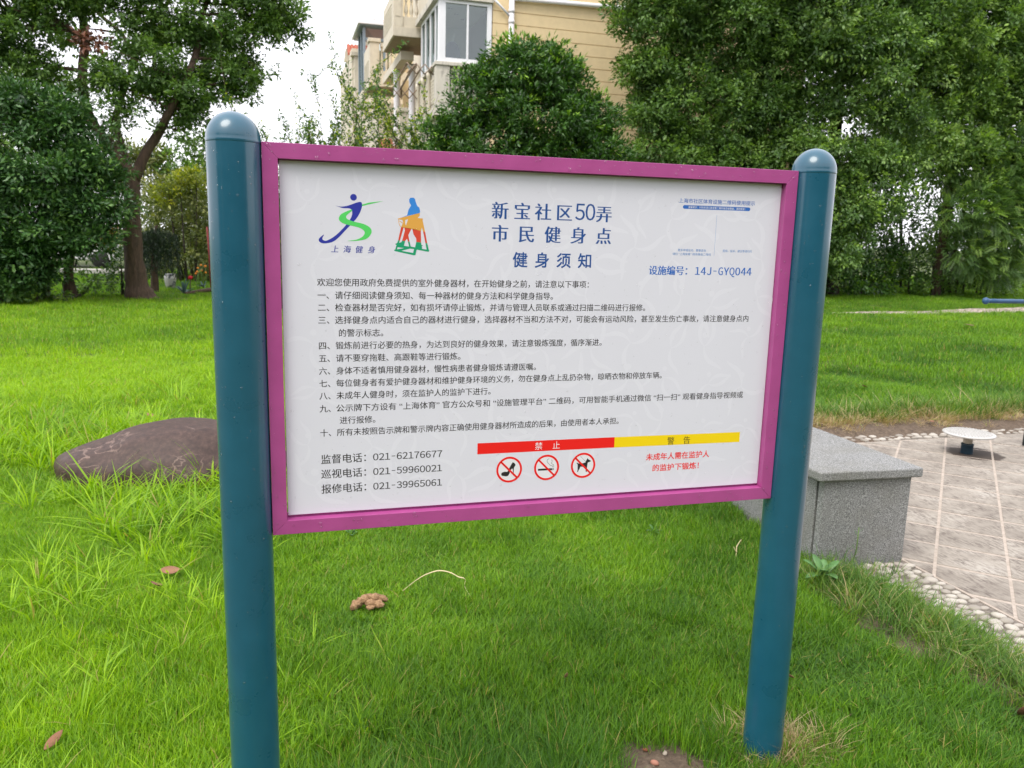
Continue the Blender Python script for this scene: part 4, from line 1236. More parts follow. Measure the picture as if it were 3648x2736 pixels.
def crown(parent, lumps, per_area, per, L, ratio, sig, mat, seed, droop=0.35, youth=0.12, flat=0.8, inner=0.35, name='crown', tint0=0.0, depth=None):
    g = np.random.default_rng(seed)
    lp = np.array([(a, b_, c_, rx, (depth or 1.0) * (rx + rz) / 2, rz) for a, b_, c_, rx, rz in lumps])
    area = lp[:, 3] * lp[:, 5] + lp[:, 3] * lp[:, 4] + lp[:, 4] * lp[:, 5]
    nc = np.maximum(3, (area * per_area).astype(int))
    li = np.repeat(np.arange(len(lp)), nc); n = len(li)
    dr = unit(g.normal(0, 1, (n, 3)))
    rr = 1 - inner * g.uniform(0, 1, n) ** 1.3 + g.normal(0, 0.05, n)
    C_ = lp[li, :3] + dr * rr[:, None] * lp[li, 3:]
    keep = (C_[:, 2] > 0.05) & ((dr[:, 2] > -0.45) | (g.uniform(0, 1, n) < 0.35))
    C_, dr, li = C_[keep], dr[keep], li[keep]; n = len(C_)
    ax = unit(dr + np.array([0, 0, 0.35]) + g.normal(0, 0.45, (n, 3)))
    ctint = g.normal(0.5, 0.15, n) + g.normal(0, 0.08, len(lp))[li] + tint0
    cyoung = (g.uniform(0, 1, n) < youth) * g.uniform(0.4, 1.0, n)
    k = np.repeat(np.arange(n), per); m_ = len(k)
    u = g.uniform(-0.6, 1.3, m_)
    pos = C_[k] + ax[k] * (u * sig)[:, None] + g.normal(0, sig * 0.5, (m_, 3)) * np.array([1, 1, 0.75])
    rad = unit(pos - C_[k] + 1e-4)
    d = unit(rad * 0.9 + ax[k] * 0.5 + g.normal(0, 0.45, (m_, 3)) + np.array([0, 0, -droop]))
    nr = unit(np.array([0, 0, 1.0]) * flat + dr[k] * 0.5 + g.normal(0, 0.42, (m_, 3)))
    L_ = L * g.uniform(0.65, 1.2, m_)
    ti = np.clip(ctint[k] + g.normal(0, 0.13, m_), 0, 1)
    yo = np.clip(cyoung[k] * (u > 0.2) + 0.0, 0, 1)
    me = leaves_mesh(name, pos, d, nr, L_, L_ * ratio * g.uniform(0.85, 1.15, m_), ti, yo)
    o = link(name, me, mat, parent)
    return o, C_
def limbs(parent, trunk, extra, mat, lumps=None, name='trunk', seed=1, twig=0.03, flare=1.25):
    r = random.Random(seed)
    mb = MB()
    T = catmull(trunk, 3)
    rad = [t[3] * (1 + 0.05 * math.sin(i * 1.9)) for i, t in enumerate(T)]
    mb.tube([t[:3] for t in T], rad, 14, wob=0.05)
    o = mb.build(name, mat, parent, True)
    allp = [tuple(t) for t in T]
    for e in extra:
        E_ = catmull(e, 3)
        MB().tube([t[:3] for t in E_], [t[3] for t in E_], 10, wob=0.05).build('limb', mat, parent, True)
        allp += [tuple(t) for t in E_]
    if lumps:
        mb = MB()
        for (x, y, z, rx, rz) in lumps:
            c_ = Vector((x, y, z))
            cand = [p for p in allp if p[2] < z + 0.2] or allp
            p = min(cand, key=lambda q: (Vector(q[:3]) - c_).length)
            a = Vector(p[:3]); L_ = (c_ - a).length
            mid = a.lerp(c_, 0.5) + Vector((r.uniform(-1, 1), r.uniform(-1, 1), r.uniform(0, 1))) * L_ * 0.12
            r0 = min(p[3] * 0.6, 0.02 + 0.025 * L_)
            E_ = catmull([(*a, r0), (*mid, r0 * 0.6), (*c_, r0 * 0.3)], 3)
            mb.tube([q[:3] for q in E_], [q[3] for q in E_], 6, wob=0.1)
            for _ in range(5):
                dv_ = Vector((r.uniform(-1, 1) * rx, r.uniform(-1, 1) * (rx + rz) / 2, r.uniform(-0.6, 1) * rz)) * 0.85
                mb.tube([c_.lerp(a, r.uniform(0, 0.3)), c_ + dv_ * 0.5 + Vector((0, 0, 0.05)), c_ + dv_], [r0 * 0.3, r0 * 0.22, 0.004], 5)
        tag(mb.build('twigs', mat, parent, True), kind='stuff')
    return o

CAMPH = [(0.0, (0.040, 0.085, 0.028)), (0.35, (0.082, 0.165, 0.042)), (0.65, (0.145, 0.260, 0.060)), (1.0, (0.25, 0.38, 0.09))]
M['leaf_camphor'] = leaf_mat('camphor_leaf', CAMPH, (0.17, 0.30, 0.035), 0.34)
M['leaf_camphor_b'] = leaf_mat('camphor_leaf_pale', [(0.0, (0.043, 0.086, 0.031)), (0.4, (0.095, 0.184, 0.052)), (0.7, (0.172, 0.294, 0.081)), (1.0, (0.316, 0.460, 0.129))], (0.316, 0.489, 0.086), 0.32, 0.36)
M['leaf_osman'] = leaf_mat('osmanthus_leaf', [(0.0, (0.015, 0.043, 0.009)), (0.4, (0.037, 0.102, 0.017)), (0.75, (0.068, 0.170, 0.023)), (1.0, (0.127, 0.255, 0.028))], (0.242, 0.425, 0.028), 0.22, 0.38)
M['leaf_dark'] = leaf_mat('glossy_dark_leaf', [(0.0, (0.020, 0.056, 0.020)), (0.4, (0.047, 0.120, 0.033)), (0.75, (0.086, 0.197, 0.049)), (1.0, (0.167, 0.300, 0.075))], (0.200, 0.367, 0.083), 0.2, 0.36)
M['leaf_yellow'] = leaf_mat('yellow_green_leaf', [(0.0, (0.10, 0.15, 0.02)), (0.5, (0.22, 0.27, 0.03)), (1.0, (0.48, 0.47, 0.03))], (0.5, 0.5, 0.02), 0.35)
M['leaf_olive'] = leaf_mat('olive_leaf', [(0.0, (0.042, 0.062, 0.018)), (0.5, (0.111, 0.150, 0.036)), (1.0, (0.234, 0.260, 0.078))], (0.312, 0.325, 0.104), 0.3)
M['leaf_weep'] = leaf_mat('weeping_leaf', [(0.0, (0.008, 0.022, 0.010)), (0.5, (0.020, 0.048, 0.020)), (1.0, (0.05, 0.085, 0.04))], (0.05, 0.1, 0.04), 0.15)
M['leaf_dead'] = leaf_mat('brown_leaf', [(0.0, (0.10, 0.035, 0.02)), (0.5, (0.22, 0.09, 0.055)), (1.0, (0.34, 0.16, 0.10))], (0.3, 0.12, 0.08), 0.15)

# big camphor on the left, forked trunk
CL = [(-5.39,17,5.31,0.6,0.57),(-4.82,17,5.76,0.7,0.33),(-4.07,17,5.95,0.58,0.31),(-3.28,17,5.91,0.87,0.46),(-2.7,17,5.58,0.63,0.41),(-3.06,16.6,4.72,0.79,0.5),(-3.38,16.6,4.19,0.54,0.38),(-2.49,17,4.4,0.83,0.48),(-1.63,17,4.68,0.71,0.39),(-1.13,17,4.99,0.49,0.29),(-1.4,17,4.42,0.42,0.29),(-1.53,17,5.87,1.12,0.61),(-0.6,17,6.05,0.65,0.49),(-0.36,17,5.79,0.36,0.26),(-2.21,17,3.96,0.39,0.26),(-2.64,16.8,3.56,0.29,0.22),(-5.44,17,4.62,0.7,0.33),(-4.85,17,4.41,0.34,0.22),(-4.42,16.8,4.18,0.22,0.35),(-3.92,16.8,4.62,0.28,0.28),(-3.81,16.8,3.71,0.25,0.31),(-5.74,17,5.84,0.74,0.45),(-4.9,17,6.48,1.2,0.6),(-3.24,17,6.81,1.54,0.68),(-1.5,17,6.7,1.27,0.63),(-6.57,17,5.21,0.89,1.03),(-3.22,18.3,5.52,0.6,0.3),(-2.11,18.3,5.62,0.6,0.38),(-4.89,18.3,5.54,0.33,0.3)]
t = thing('camphor_tree', 'tall camphor tree with a forked reddish trunk on the left of the lawn', 'tree', (-3.53, 17, 0))
limbs(t, [(-3.50, 17, -0.12, 0.42), (-3.55, 17, 0.10, 0.31), (-3.59, 17, 0.35, 0.235), (-3.62, 17, 0.88, 0.195), (-3.61, 17, 1.68, 0.172), (-3.57, 17, 2.31, 0.155), (-3.54, 17, 2.80, 0.14)],
      [[(-3.56, 17, 2.45, 0.13), (-3.9, 17, 3.15, 0.118), (-4.16, 17, 3.47, 0.108), (-4.34, 17, 3.88, 0.1), (-4.38, 17, 4.35, 0.095), (-4.39, 17.2, 4.8, 0.092), (-4.34, 17.3, 5.24, 0.088), (-4.35, 17.3, 5.76, 0.074), (-4.36, 17.4, 6.51, 0.058)],
       [(-3.54, 17, 2.5, 0.125), (-3.26, 17, 3.1, 0.104), (-3.01, 17, 3.48, 0.096), (-2.71, 16.7, 3.95, 0.079), (-2.33, 16.7, 4.69, 0.072), (-2.18, 17, 5.21, 0.067), (-2.05, 17.2, 5.96, 0.054), (-1.82, 17.3, 6.6, 0.042)],
       [(-3.60, 17, 2.6, 0.10), (-3.85, 17.5, 3.42, 0.078), (-3.94, 17.8, 3.89, 0.066), (-3.72, 18, 4.57, 0.059), (-3.51, 18, 5.15, 0.056), (-3.27, 18, 5.73, 0.049), (-2.78, 18, 6.36, 0.039), (-2.64, 18, 6.71, 0.033)],
       [(-4.36, 17.2, 5.20, 0.06), (-4.59, 17, 5.47, 0.046), (-5.05, 17, 5.6, 0.036), (-5.52, 17, 5.69, 0.024)],
       [(-3.51, 18, 5.08, 0.049), (-3.83, 18.5, 5.72, 0.044), (-4.29, 18.5, 6.12, 0.036), (-4.38, 18.5, 6.6, 0.026)]], M['bark'], CL, seed=3)
crown(t, sublumps(CL, 1, 0.23, 0.85), 92, 17, 0.102, 0.48, 0.085, M['leaf_camphor'], 11, youth=0.2)
crown(t, [(-4.12, 16.6, 5.20, 0.2, 0.10), (-4.02, 16.6, 5.08, 0.18, 0.10), (-4.2, 16.6, 5.05, 0.12, 0.12)], 160, 12, 0.12, 0.55, 0.08, M['leaf_dead'], 12, name='dead_foliage', youth=0)

# rounded evergreen on the far left, low to the ground
BL = [(-5.23,15.8,3.55,0.74,0.54),(-5.4,15.8,3.92,0.34,0.17),(-4.49,15.8,3.35,0.6,0.45),(-3.98,15.8,2.72,0.5,0.44),(-3.72,15.8,2.45,0.2,0.24),(-4.95,15.8,2.48,0.96,0.76),(-4.14,15.8,1.94,0.66,0.6),(-5.44,15.8,1.46,0.94,0.82),(-4.6,15.8,1.3,0.7,0.5),(-3.89,15.8,1.50,0.28,0.34),(-5.65,15.8,0.70,0.9,0.47),(-4.9,15.8,0.75,0.3,0.3),(-6.33,15.8,2.0,1.0,1.57),(-4.8,15.8,3.85,0.32,0.17),(-6.1,16.2,0.8,0.9,0.8)]
t = thing('evergreen_tree', 'dense dark glossy evergreen tree at the far left edge', 'tree', (-5.0, 16.6, 0))
limbs(t, [(-5.3, 16.6, -0.1, 0.12), (-5.2, 16.5, 0.8, 0.10), (-5.0, 16.3, 1.8, 0.09), (-5.0, 16, 2.8, 0.06)], [[(-4.85, 17.0, -0.1, 0.20), (-4.9, 17.0, 0.35, 0.11), (-4.82, 16.8, 0.8, 0.09), (-4.5, 16.4, 1.8, 0.06), (-4.3, 16, 2.6, 0.03)]], M['bark'], BL, seed=4)
crown(t, sublumps(BL, 2, 0.26, 1.0), 92, 15, 0.112, 0.44, 0.11, M['leaf_dark'], 21, youth=0.12, droop=0.15)

# domed osmanthus behind the board
DO = [(3.71,12.5,4.31,0.9,0.57),(3.42,12.5,4.55,0.56,0.28),(3.90,12.5,4.72,0.28,0.16),(4.16,12.5,4.42,0.58,0.41),(4.55,12.5,4.06,0.47,0.44),(2.99,12.5,3.90,0.66,0.5),(2.60,12.5,3.52,0.5,0.45),(2.15,12.5,3.15,0.34,0.3),(3.9,12.5,3.59,1.2,0.77),(4.93,12.5,3.60,0.45,0.50),(5.20,12.5,3.72,0.28,0.26),(3.06,12.5,3.02,1.15,0.68),(4.51,12.5,2.96,1.05,0.7),(5.18,12.5,3.05,0.42,0.5),(5.2,12.5,2.4,0.45,0.5),(3.7,12.6,2.2,1.5,0.9),(3.7,12.6,1.2,1.3,0.8)]
t = thing('osmanthus_tree', 'domed dark green evergreen rising right behind the notice board', 'tree', (3.7, 12.6, 0))
limbs(t, [(3.7, 12.6, -0.1, 0.15), (3.7, 12.6, 0.8, 0.12), (3.72, 12.6, 1.8, 0.09), (3.75, 12.6, 3.2, 0.05)], [[(3.7, 12.6, 0.8, 0.08), (3.2, 12.6, 1.8, 0.06), (2.8, 12.6, 3.0, 0.03)], [(3.7, 12.6, 0.9, 0.08), (4.3, 12.6, 1.9, 0.06), (4.7, 12.6, 3.1, 0.03)]], M['bark_dark'], DO, seed=5)
crown(t, DO, 80, 16, 0.095, 0.38, 0.07, M['leaf_osman'], 35, youth=0.02, droop=0.05, inner=0.3, name='inner_foliage')
crown(t, sublumps(DO, 6, 0.22, 0.8), 120, 15, 0.086, 0.38, 0.058, M['leaf_osman'], 31, youth=0.14, droop=0.05, inner=0.25)
crown(t, [(3.70, 12.5, 4.86, 0.62, 0.06), (3.98, 12.5, 4.90, 0.12, 0.10), (4.9, 12.4, 3.95, 0.35, 0.15), (3.2, 12.5, 4.72, 0.25, 0.08), (4.4, 12.4, 4.50, 0.3, 0.12)], 100, 12, 0.115, 0.34, 0.09, M['leaf_osman'], 32, youth=0.9, droop=-0.3, name='young_shoots')[0]['kind'] = 'stuff'

# three camphors on the right
CA = [(8.2,17,6.71,0.95,0.74),(9.04,17,7.62,1.6,1.36),(8.12,17,5.29,0.55,0.85),(8.94,17,5.81,1.2,0.9),(10.27,17,6.64,1.4,1.12),(8.40,17,4.52,0.6,0.62),(9.65,17,4.6,1.1,0.85),(10.79,17,5.22,1.1,0.92),(11.77,17,6.1,1.22,1.07),(11.99,17,7.2,1.21,1.07),(9.33,17,3.63,1.05,0.57),(10.91,17,3.85,1.3,0.65),(12.25,17,4.62,0.95,0.73),(8.25,17,3.57,0.42,0.49),(8.68,17,5.07,0.55,0.69),(11.39,17,3.1,1.6,0.9),(9.79,17,2.68,1.6,1.1),(10.0,17.2,1.6,1.4,1.0)]
CB = [(12.58,16.3,6.83,1.2,1.11),(13.92,16.3,6.08,1.25,0.95),(13.04,16.3,4.99,0.9,0.5),(14.22,16.3,7.11,1.42,1.21),(13.78,16.3,3.79,1.1,0.6),(14.77,16.3,4.83,1.0,0.6),(12.51,16.3,3.73,0.8,0.8),(14.35,16.3,2.68,1.2,0.7),(13.62,16.3,1.5,0.8,0.8),(14.94,16.3,3.57,1.0,0.7),(12.03,16.3,8.19,2.04,1.09),(15.19,16.3,8.14,1.42,1.14),(13.06,16.3,2.56,0.8,0.8)]
CC = [(17.1,17,7.11,1.5,1.14),(18.51,17,7.81,1.54,1.31),(16.84,17,5.71,1.25,0.95),(18.37,17,6.34,1.4,1.1),(19.7,17,5.53,1.35,1.1),(17.86,17,4.66,1.2,0.8),(16.9,17,4.01,0.86,0.7),(19.34,17,4.13,1.1,0.8),(20.25,17,6.93,1.74,2.0),(17.74,17,9.01,2.26,1.21),(18.16,17,3.38,1.0,0.5),(21.13,17,3.91,1.23,1.6),(15.9,17.2,6.6,1.0,0.9),(16.0,17.2,5.0,0.9,0.7),(15.8,17.4,7.9,1.0,0.9)]
t = thing('camphor_tree', 'broad camphor tree right beside the yellow house wall', 'tree', (12.2, 18.2, 0), 'camphor trees on the right')
limbs(t, [(12.29, 18.2, -0.3, 0.28), (12.08, 18.2, 2.05, 0.243), (11.81, 18.2, 4.67, 0.21), (11.83, 18.2, 5.76, 0.182), (11.29, 18.2, 7.14, 0.149), (10.85, 18.2, 8.34, 0.11)], [[(12.0, 18.2, 2.6, 0.13), (11.0, 17.8, 3.8, 0.10), (9.8, 17.4, 4.9, 0.07), (8.9, 17.2, 6.0, 0.04)]], M['bark_dark'], CA, seed=6)
crown(t, sublumps(CA, 3, 0.42, 1.1), 50, 21, 0.112, 0.50, 0.115, M['leaf_camphor'], 41, youth=0.2)
t = thing('camphor_tree', 'middle camphor tree rising above the right post with sky gaps beside its trunk', 'tree', (14.6, 17.8, 0), 'camphor trees on the right')
limbs(t, [(14.6, 17.8, -0.1, 0.242), (14.25, 17.8, 2.11, 0.198), (14.22, 17.8, 4.39, 0.171), (14.18, 17.8, 5.94, 0.146), (14.51, 17.8, 6.98, 0.13), (14.69, 17.8, 8.49, 0.098)], [[(14.17, 17.8, 5.65, 0.1), (14.93, 17.8, 5.77, 0.085), (16.08, 17.8, 6.23, 0.063)]], M['bark_dark'], CB, seed=7)
crown(t, sublumps(CB, 4, 0.42, 1.1), 50, 21, 0.112, 0.52, 0.115, M['leaf_camphor_b'], 51, youth=0.18)
t = thing('camphor_tree', 'pale olive camphor tree filling the upper right corner', 'tree', (18.6, 18.4, 0), 'camphor trees on the right')
limbs(t, [(18.9, 18.4, -0.1, 0.2), (18.7, 18.2, 2.5, 0.16), (18.5, 18, 4.58, 0.13), (18.3, 17.8, 6.86, 0.1), (18.11, 17.5, 8.69, 0.06)], [], M['bark_dark'], CC, seed=8)
crown(t, sublumps(CC, 5, 0.46, 1.1), 40, 21, 0.125, 0.52, 0.13, M['leaf_camphor_b'], 61, youth=0.36, tint0=0.16)
# slender leaning trunk with hanging compound leaves
def pinnate(parent, lumps, n, seed, mat, Lr=0.42, pairs=9, L=0.10):
    g = np.random.default_rng(seed); r = g
    lp = np.array([(a, b_, c_, rx, (rx + rz) / 2, rz) for a, b_, c_, rx, rz in lumps])
    pr_ = lp[:, 3] * lp[:, 5]; li = g.choice(len(lp), n, p=pr_ / pr_.sum())
    dr = unit(g.normal(0, 1, (n, 3))); dr[:, 1] = -np.abs(dr[:, 1])
    C_ = lp[li, :3] + dr * (0.6 + 0.45 * g.uniform(0, 1, n))[:, None] * lp[li, 3:]
    ax = unit(dr * 0.8 + g.normal(0, 0.5, (n, 3)) + np.array([0, -0.1, 0.05]))
    up = np.tile(np.array([0, 0, 1.0]), (n, 1)) + g.normal(0, 0.3, (n, 3))
    side = unit(np.cross(ax, up)); nn = np.cross(side, ax)
    ti = np.clip(g.normal(0.45, 0.2, n), 0, 1); yo = (g.uniform(0, 1, n) < 0.12) * 0.8
    P_, D_, N_, T_, Y_, LL = [], [], [], [], [], []
    lr = Lr * g.uniform(0.7, 1.2, n)
    for k in range(pairs):
        u = (k + 1) / pairs
        p = C_ + ax * (lr * u)[:, None] + np.array([0, 0, -1.0]) * (lr * 0.22 * u * u)[:, None]
        for sg in (-1, 1):
            P_.append(p); D_.append(unit(side * sg + ax * 0.45 + np.array([0, 0, -0.25]))); N_.append(nn); T_.append(ti); Y_.append(yo); LL.append(L * (1 - 0.5 * abs(u - 0.45)) * np.ones(n))
    me = leaves_mesh('crown', np.concatenate(P_), np.concatenate(D_), np.concatenate(N_), np.concatenate(LL), np.concatenate(LL) * 0.36, np.concatenate(T_), np.concatenate(Y_))
    return link('crown', me, mat, parent)
PN = [(18.19,16.6,2.52,1.18,0.87),(19.17,16.6,2.0,1.04,0.88),(17.97,16.6,1.43,0.87,0.63),(18.9,16.6,3.01,0.95,0.63),(19.36,16.6,3.79,0.71,1.03),(17.22,16.6,2.49,0.7,0.54),(18.92,16.6,1.05,0.88,0.48),(20.0,17.0,2.9,0.9,1.4)]
t = thing('ash_tree', 'slender leaning tree with feathery hanging compound leaves at the right', 'tree', (18.01, 17.5, 0))
limbs(t, [(18.01, 17.5, -0.1, 0.108), (17.96, 17.5, 1.08, 0.099), (18.01, 17.5, 1.73, 0.107), (18.02, 17.5, 2.45, 0.106), (18.06, 17.5, 3.09, 0.097), (18.18, 17.5, 4.58, 0.088)], [[(19.14, 18.2, -0.1, 0.078), (19.15, 18.2, 1.41, 0.068), (19.29, 18.2, 2.25, 0.064), (19.31, 18.2, 3.09, 0.051)]], M['bark'], None, seed=9)
pinnate(t, PN, 2600, 71, M['leaf_camphor_b'], 0.32, 8, 0.10)
# undergrowth at the foot of the right-hand trees
def bush(name, label, lumps, loc, area, L, sig, mat, seed, group=None, youth=0.1, ratio=0.44, stems=True, per=20, droop=0.2):
    t = thing(name, label, 'bush', loc, group)
    if stems:
        r = random.Random(seed); mb = MB()
        for x, y, z, rx, rz in lumps:
            mb.tube([(loc[0] + (x - loc[0]) * 0.5, loc[1] + 0.05, -0.05), (loc[0] + (x - loc[0]) * 0.8, y, z * 0.5), (x, y, z + rz * 0.5)], [0.04, 0.025, 0.008], 6, wob=0.1)
        tag(mb.build('stems', M['bark_dark'], t, True), kind='stuff')
    crown(t, lumps, area, per, L, ratio, sig, mat, seed, youth=youth, name='foliage', droop=droop)
    return t
bush('shrub', 'dark leafy shrub at the tree foot just right of the right post', [(14.54,17.4,0.71,0.88,0.9),(14.5,17.6,1.88,0.71,0.63),(13.28,17.6,1.31,1.1,1.4),(12.2,17.3,1.0,1.1,1.2)], (14.0, 17.6, 0), 40, 0.13, 0.13, M['leaf_osman'], 81)
bush('shrub', 'low dark shrub in the deep shade under the trees', [(15.61,17.9,0.48,0.97,0.65),(15.79,18.0,1.36,1.04,0.64),(16.66,18.1,0.65,0.9,0.74)], (16.0, 18.0, 0), 34, 0.14, 0.14, M['leaf_osman'], 82)
bush('shrub', 'bright leafy shrub beside the slender trunk', [(17.3,17.9,0.9,0.5,0.7),(17.6,17.2,0.4,0.6,0.35)], (17.4, 17.8, 0), 40, 0.14, 0.13, M['leaf_camphor'], 83)
bush('shrub', 'spreading green shrub below the feathery leaves at the right edge', [(19.16,17.9,0.93,0.92,0.67),(20.23,18.2,1.45,1.02,0.93),(19.76,17.7,0.43,1.02,0.42),(20.99,18.4,0.78,0.94,0.6),(18.7,17.8,1.83,0.83,0.66),(21.74,18.6,1.48,1.29,1.72)], (20.2, 18.2, 0), 30, 0.14, 0.14, M['leaf_camphor'], 84)
HB = [(x, 20.6 + 0.15 * (x - 12), z, 1.25, 1.0) for x in (15.2, 17.0, 18.8, 20.8, 22.8, 24.8, 26.8) for z in (0.8, 2.4)] + [(x, 20.9 + 0.15 * (x - 12), z, 1.4, 1.1) for x in (18.0, 20.4, 23, 25.6) for z in (4.2, 6.0, 7.8)]
bush('hedge', 'tall dark hedge closing the view behind the right-hand trees', HB, (20.5, 21.6, 0), 12, 0.20, 0.25, M['leaf_osman'], 85, per=20)

# far green behind the left-hand trees
bush('shrub', 'yellow-crested shrub left of the left post in the background', [(-3.22,22.6,2.72,0.46,0.24),(-2.78,22.6,2.82,0.39,0.26),(-3.52,22.6,2.4,0.39,0.23)], (-3.1, 22.6, 0), 70, 0.13, 0.12, M['leaf_yellow'], 91)
bush('shrub', 'olive green shrub below the yellow-crested shrub', [(-2.93,23.3,2.3,0.75,0.8),(-3.57,23.3,1.98,0.8,0.95),(-3.08,23.3,0.95,0.92,0.9),(-2.35,23.3,1.27,0.76,1.68),(-3.9,23.3,1.1,0.5,0.9)], (-3.1, 23.5, 0), 40, 0.13, 0.12, M['leaf_olive'], 92, youth=0.25)
bush('tree_clump', 'blue-green distant tree top between the fork and the left post', [(-3.65,32,4.7,0.7,0.48),(-2.8,32,4.28,0.8,0.86),(-4.3,32,3.6,1.0,0.8),(-3.3,32,2.6,1.6,1.6)], (-3.5, 32, 0), 34, 0.2, 0.16, M['leaf_camphor'], 93, per=16)
bush('tree_clump', 'distant autumn-tinged tree top seen through the trunk fork', [(-5.74,32,4.0,0.55,0.6),(-5.2,32,4.3,0.5,0.4),(-5.2,32,3.0,0.9,1.2),(-6.35,32,3.4,0.84,1.26)], (-5.6, 32, 0), 34, 0.2, 0.16, M['leaf_olive'], 94, per=16, youth=0.35)
bush('tree_clump', 'dark distant trees behind the far left evergreen', [(-7.62,33,2.6,1.6,1.6),(-9.2,33,3.0,1.8,2.6),(-11.5,33,3.0,1.8,2.8),(-9.0,33,6,1.6,1.4)], (-9.0, 33.2, 0), 16, 0.24, 0.22, M['leaf_camphor'], 95, per=16)
bush('tree_clump', 'distant low green trees behind the twiggy shrubs', [(-1.2,33,1.4,1.4,1.5),(0.6,33,1.3,1.2,1.4),(-1.0,33,3.0,0.9,0.8),(1.8,33,1.2,1.0,1.2)], (0.0, 33, 0), 24, 0.2, 0.18, M['leaf_camphor'], 96, per=16)
# small weeping tree and plants by the trunk
t = thing('weeping_tree', 'small dark weeping tree right of the forked trunk', 'tree', (-3.52, 19, 0))
limbs(t, [(-3.52, 19, -0.05, 0.10), (-3.50, 19, 0.5, 0.085), (-3.45, 19, 1.2, 0.06), (-3.4, 19, 1.6, 0.03)], [], M['bark'], None)
g = np.random.default_rng(97); P_, D_ = [], []
for _ in range(230):
    a = g.uniform(0, 2 * PI); rr = 0.46 * math.sqrt(g.uniform(0.05, 1)); top = 1.62 - 0.5 * rr; L_ = g.uniform(0.5, 1.15)
    for k in range(22):
        P_.append((-3.40 + rr * math.cos(a) * (1 + 0.1 * k / 22) + g.normal(0, 0.012), 19 + rr * math.sin(a) + g.normal(0, 0.012), max(0.35, top - L_ * k / 22))); D_.append((g.normal(0, 0.4), g.normal(0, 0.4), -1))
P_ = np.array(P_); n_ = len(P_)
me = leaves_mesh('crown', P_, np.array(D_), unit(g.normal(0, 1, (n_, 3))), 0.075 * g.uniform(0.7, 1.2, n_), 0.022 * np.ones(n_), g.uniform(0, 1, n_), np.zeros(n_))
link('crown', me, M['leaf_weep'], t)
bush('shrub', 'small dark shrub tucked left of the forked trunk', [(-3.98,17.6,0.62,0.28,0.42),(-4.0,17.6,0.25,0.3,0.25)], (-3.98, 17.6, 0), 120, 0.08, 0.08, M['leaf_osman'], 98)

# twiggy flowering shrubs between the left post and the house
M['leaf_twig'] = leaf_mat('shrub_leaf', [(0.0, (0.036, 0.090, 0.024)), (0.5, (0.084, 0.180, 0.036)), (1.0, (0.192, 0.312, 0.036))], (0.360, 0.432, 0.036), 0.4)
def twig_shrub(label, x, y, zt, spread_, n, seed, youth=0.1, leaf=0.075, dens=1.0):
    t = thing('twiggy_shrub', label, 'bush', (x, y, 0), 'twiggy shrubs behind the board')
    r = random.Random(seed); g = np.random.default_rng(seed); mb = MB(); P_, D_ = [], []
    def grow(p, d, L_, rad, lev):
        pts = [p]; q = p; dd = d
        ns = 6
        for k in range(ns):
            dd = (dd + Vector((r.gauss(0, 0.10), r.gauss(0, 0.10), 0.05))).normalized(); q = q + dd * (L_ / ns); pts.append(q)
            if lev < 2 and k >= 1 and r.random() < (0.75 if lev == 0 else 0.5):
                e = (dd + Vector((r.gauss(0, 0.6), r.gauss(0, 0.5), r.gauss(0.05, 0.2)))).normalized()
                grow(q, e, L_ * r.uniform(0.3, 0.55), rad * 0.6, lev + 1)
        mb.tube(pts, [rad * (1 - 0.8 * k / ns) for k in range(ns + 1)], 5)
        for k in range(ns):
            for _ in range(int(3 + 8 * dens * (0.3 + r.random()))):
                a = pts[k].lerp(pts[k + 1], r.random())
                if a.z > 0.6 and r.random() < 0.9: P_.append((a.x + r.gauss(0, 0.03), a.y + r.gauss(0, 0.03), a.z + r.gauss(0, 0.02))); D_.append((dd.x * 0.5 + r.gauss(0, 0.6), dd.y * 0.5 + r.gauss(0, 0.6), dd.z * 0.5 + r.gauss(0, 0.4)))
    for _ in range(n):
        a = r.gauss(0, 0.5) * spread_
        hgt = zt * r.uniform(0.52, 0.88)
        grow(Vector((x + a * 0.4, y + r.gauss(0, 0.15), 0)), Vector((a * 0.28, r.gauss(0, 0.08), 1)).normalized(), hgt, 0.016, 0)
    tag(mb.build('stems', M['bark'], t, True), kind='stuff')
    for _ in range(int(1500 * dens)):
        zz = 0.5 + (zt * 0.66 - 0.5) * r.random() ** 0.8; P_.append((x + r.gauss(0, 0.34) * spread_, y + r.gauss(0, 0.25), zz)); D_.append((r.gauss(0, 1), r.gauss(0, 1), r.gauss(0.4, 0.5)))
    P_ = np.array(P_); D_ = np.array(D_); n_ = len(P_)
    L_ = leaf * g.uniform(0.6, 1.2, n_)
    me = leaves_mesh('foliage', P_, D_, unit(g.normal(0, 0.6, (n_, 3)) + np.array([0, 0, 0.7])), L_, L_ * 0.42, np.clip(g.normal(0.4, 0.22, n_), 0, 1), (g.uniform(0, 1, n_) < youth) * 1.0)
    link('foliage', me, M['leaf_twig'], t)
twig_shrub('sparse twiggy shrub against the sky, nearest the left post', -0.45, 14.2, 3.55, 1.0, 11, 201)
twig_shrub('second sparse shrub from the left post, rising against the sky', 0.25, 14.1, 3.85, 1.0, 12, 202)
twig_shrub('tall thin twiggy shrub in front of the left end of the house', 0.95, 14.3, 4.35, 0.9, 11, 203, youth=0.12)
twig_shrub('yellow-green twiggy shrub in front of the portico columns', 1.55, 14.1, 3.7, 0.7, 10, 204, youth=0.5, dens=1.3)
twig_shrub('leafy twiggy shrub against the left flank of the domed tree', 2.0, 13.8, 3.2, 0.6, 11, 205, youth=0.3, dens=1.5)

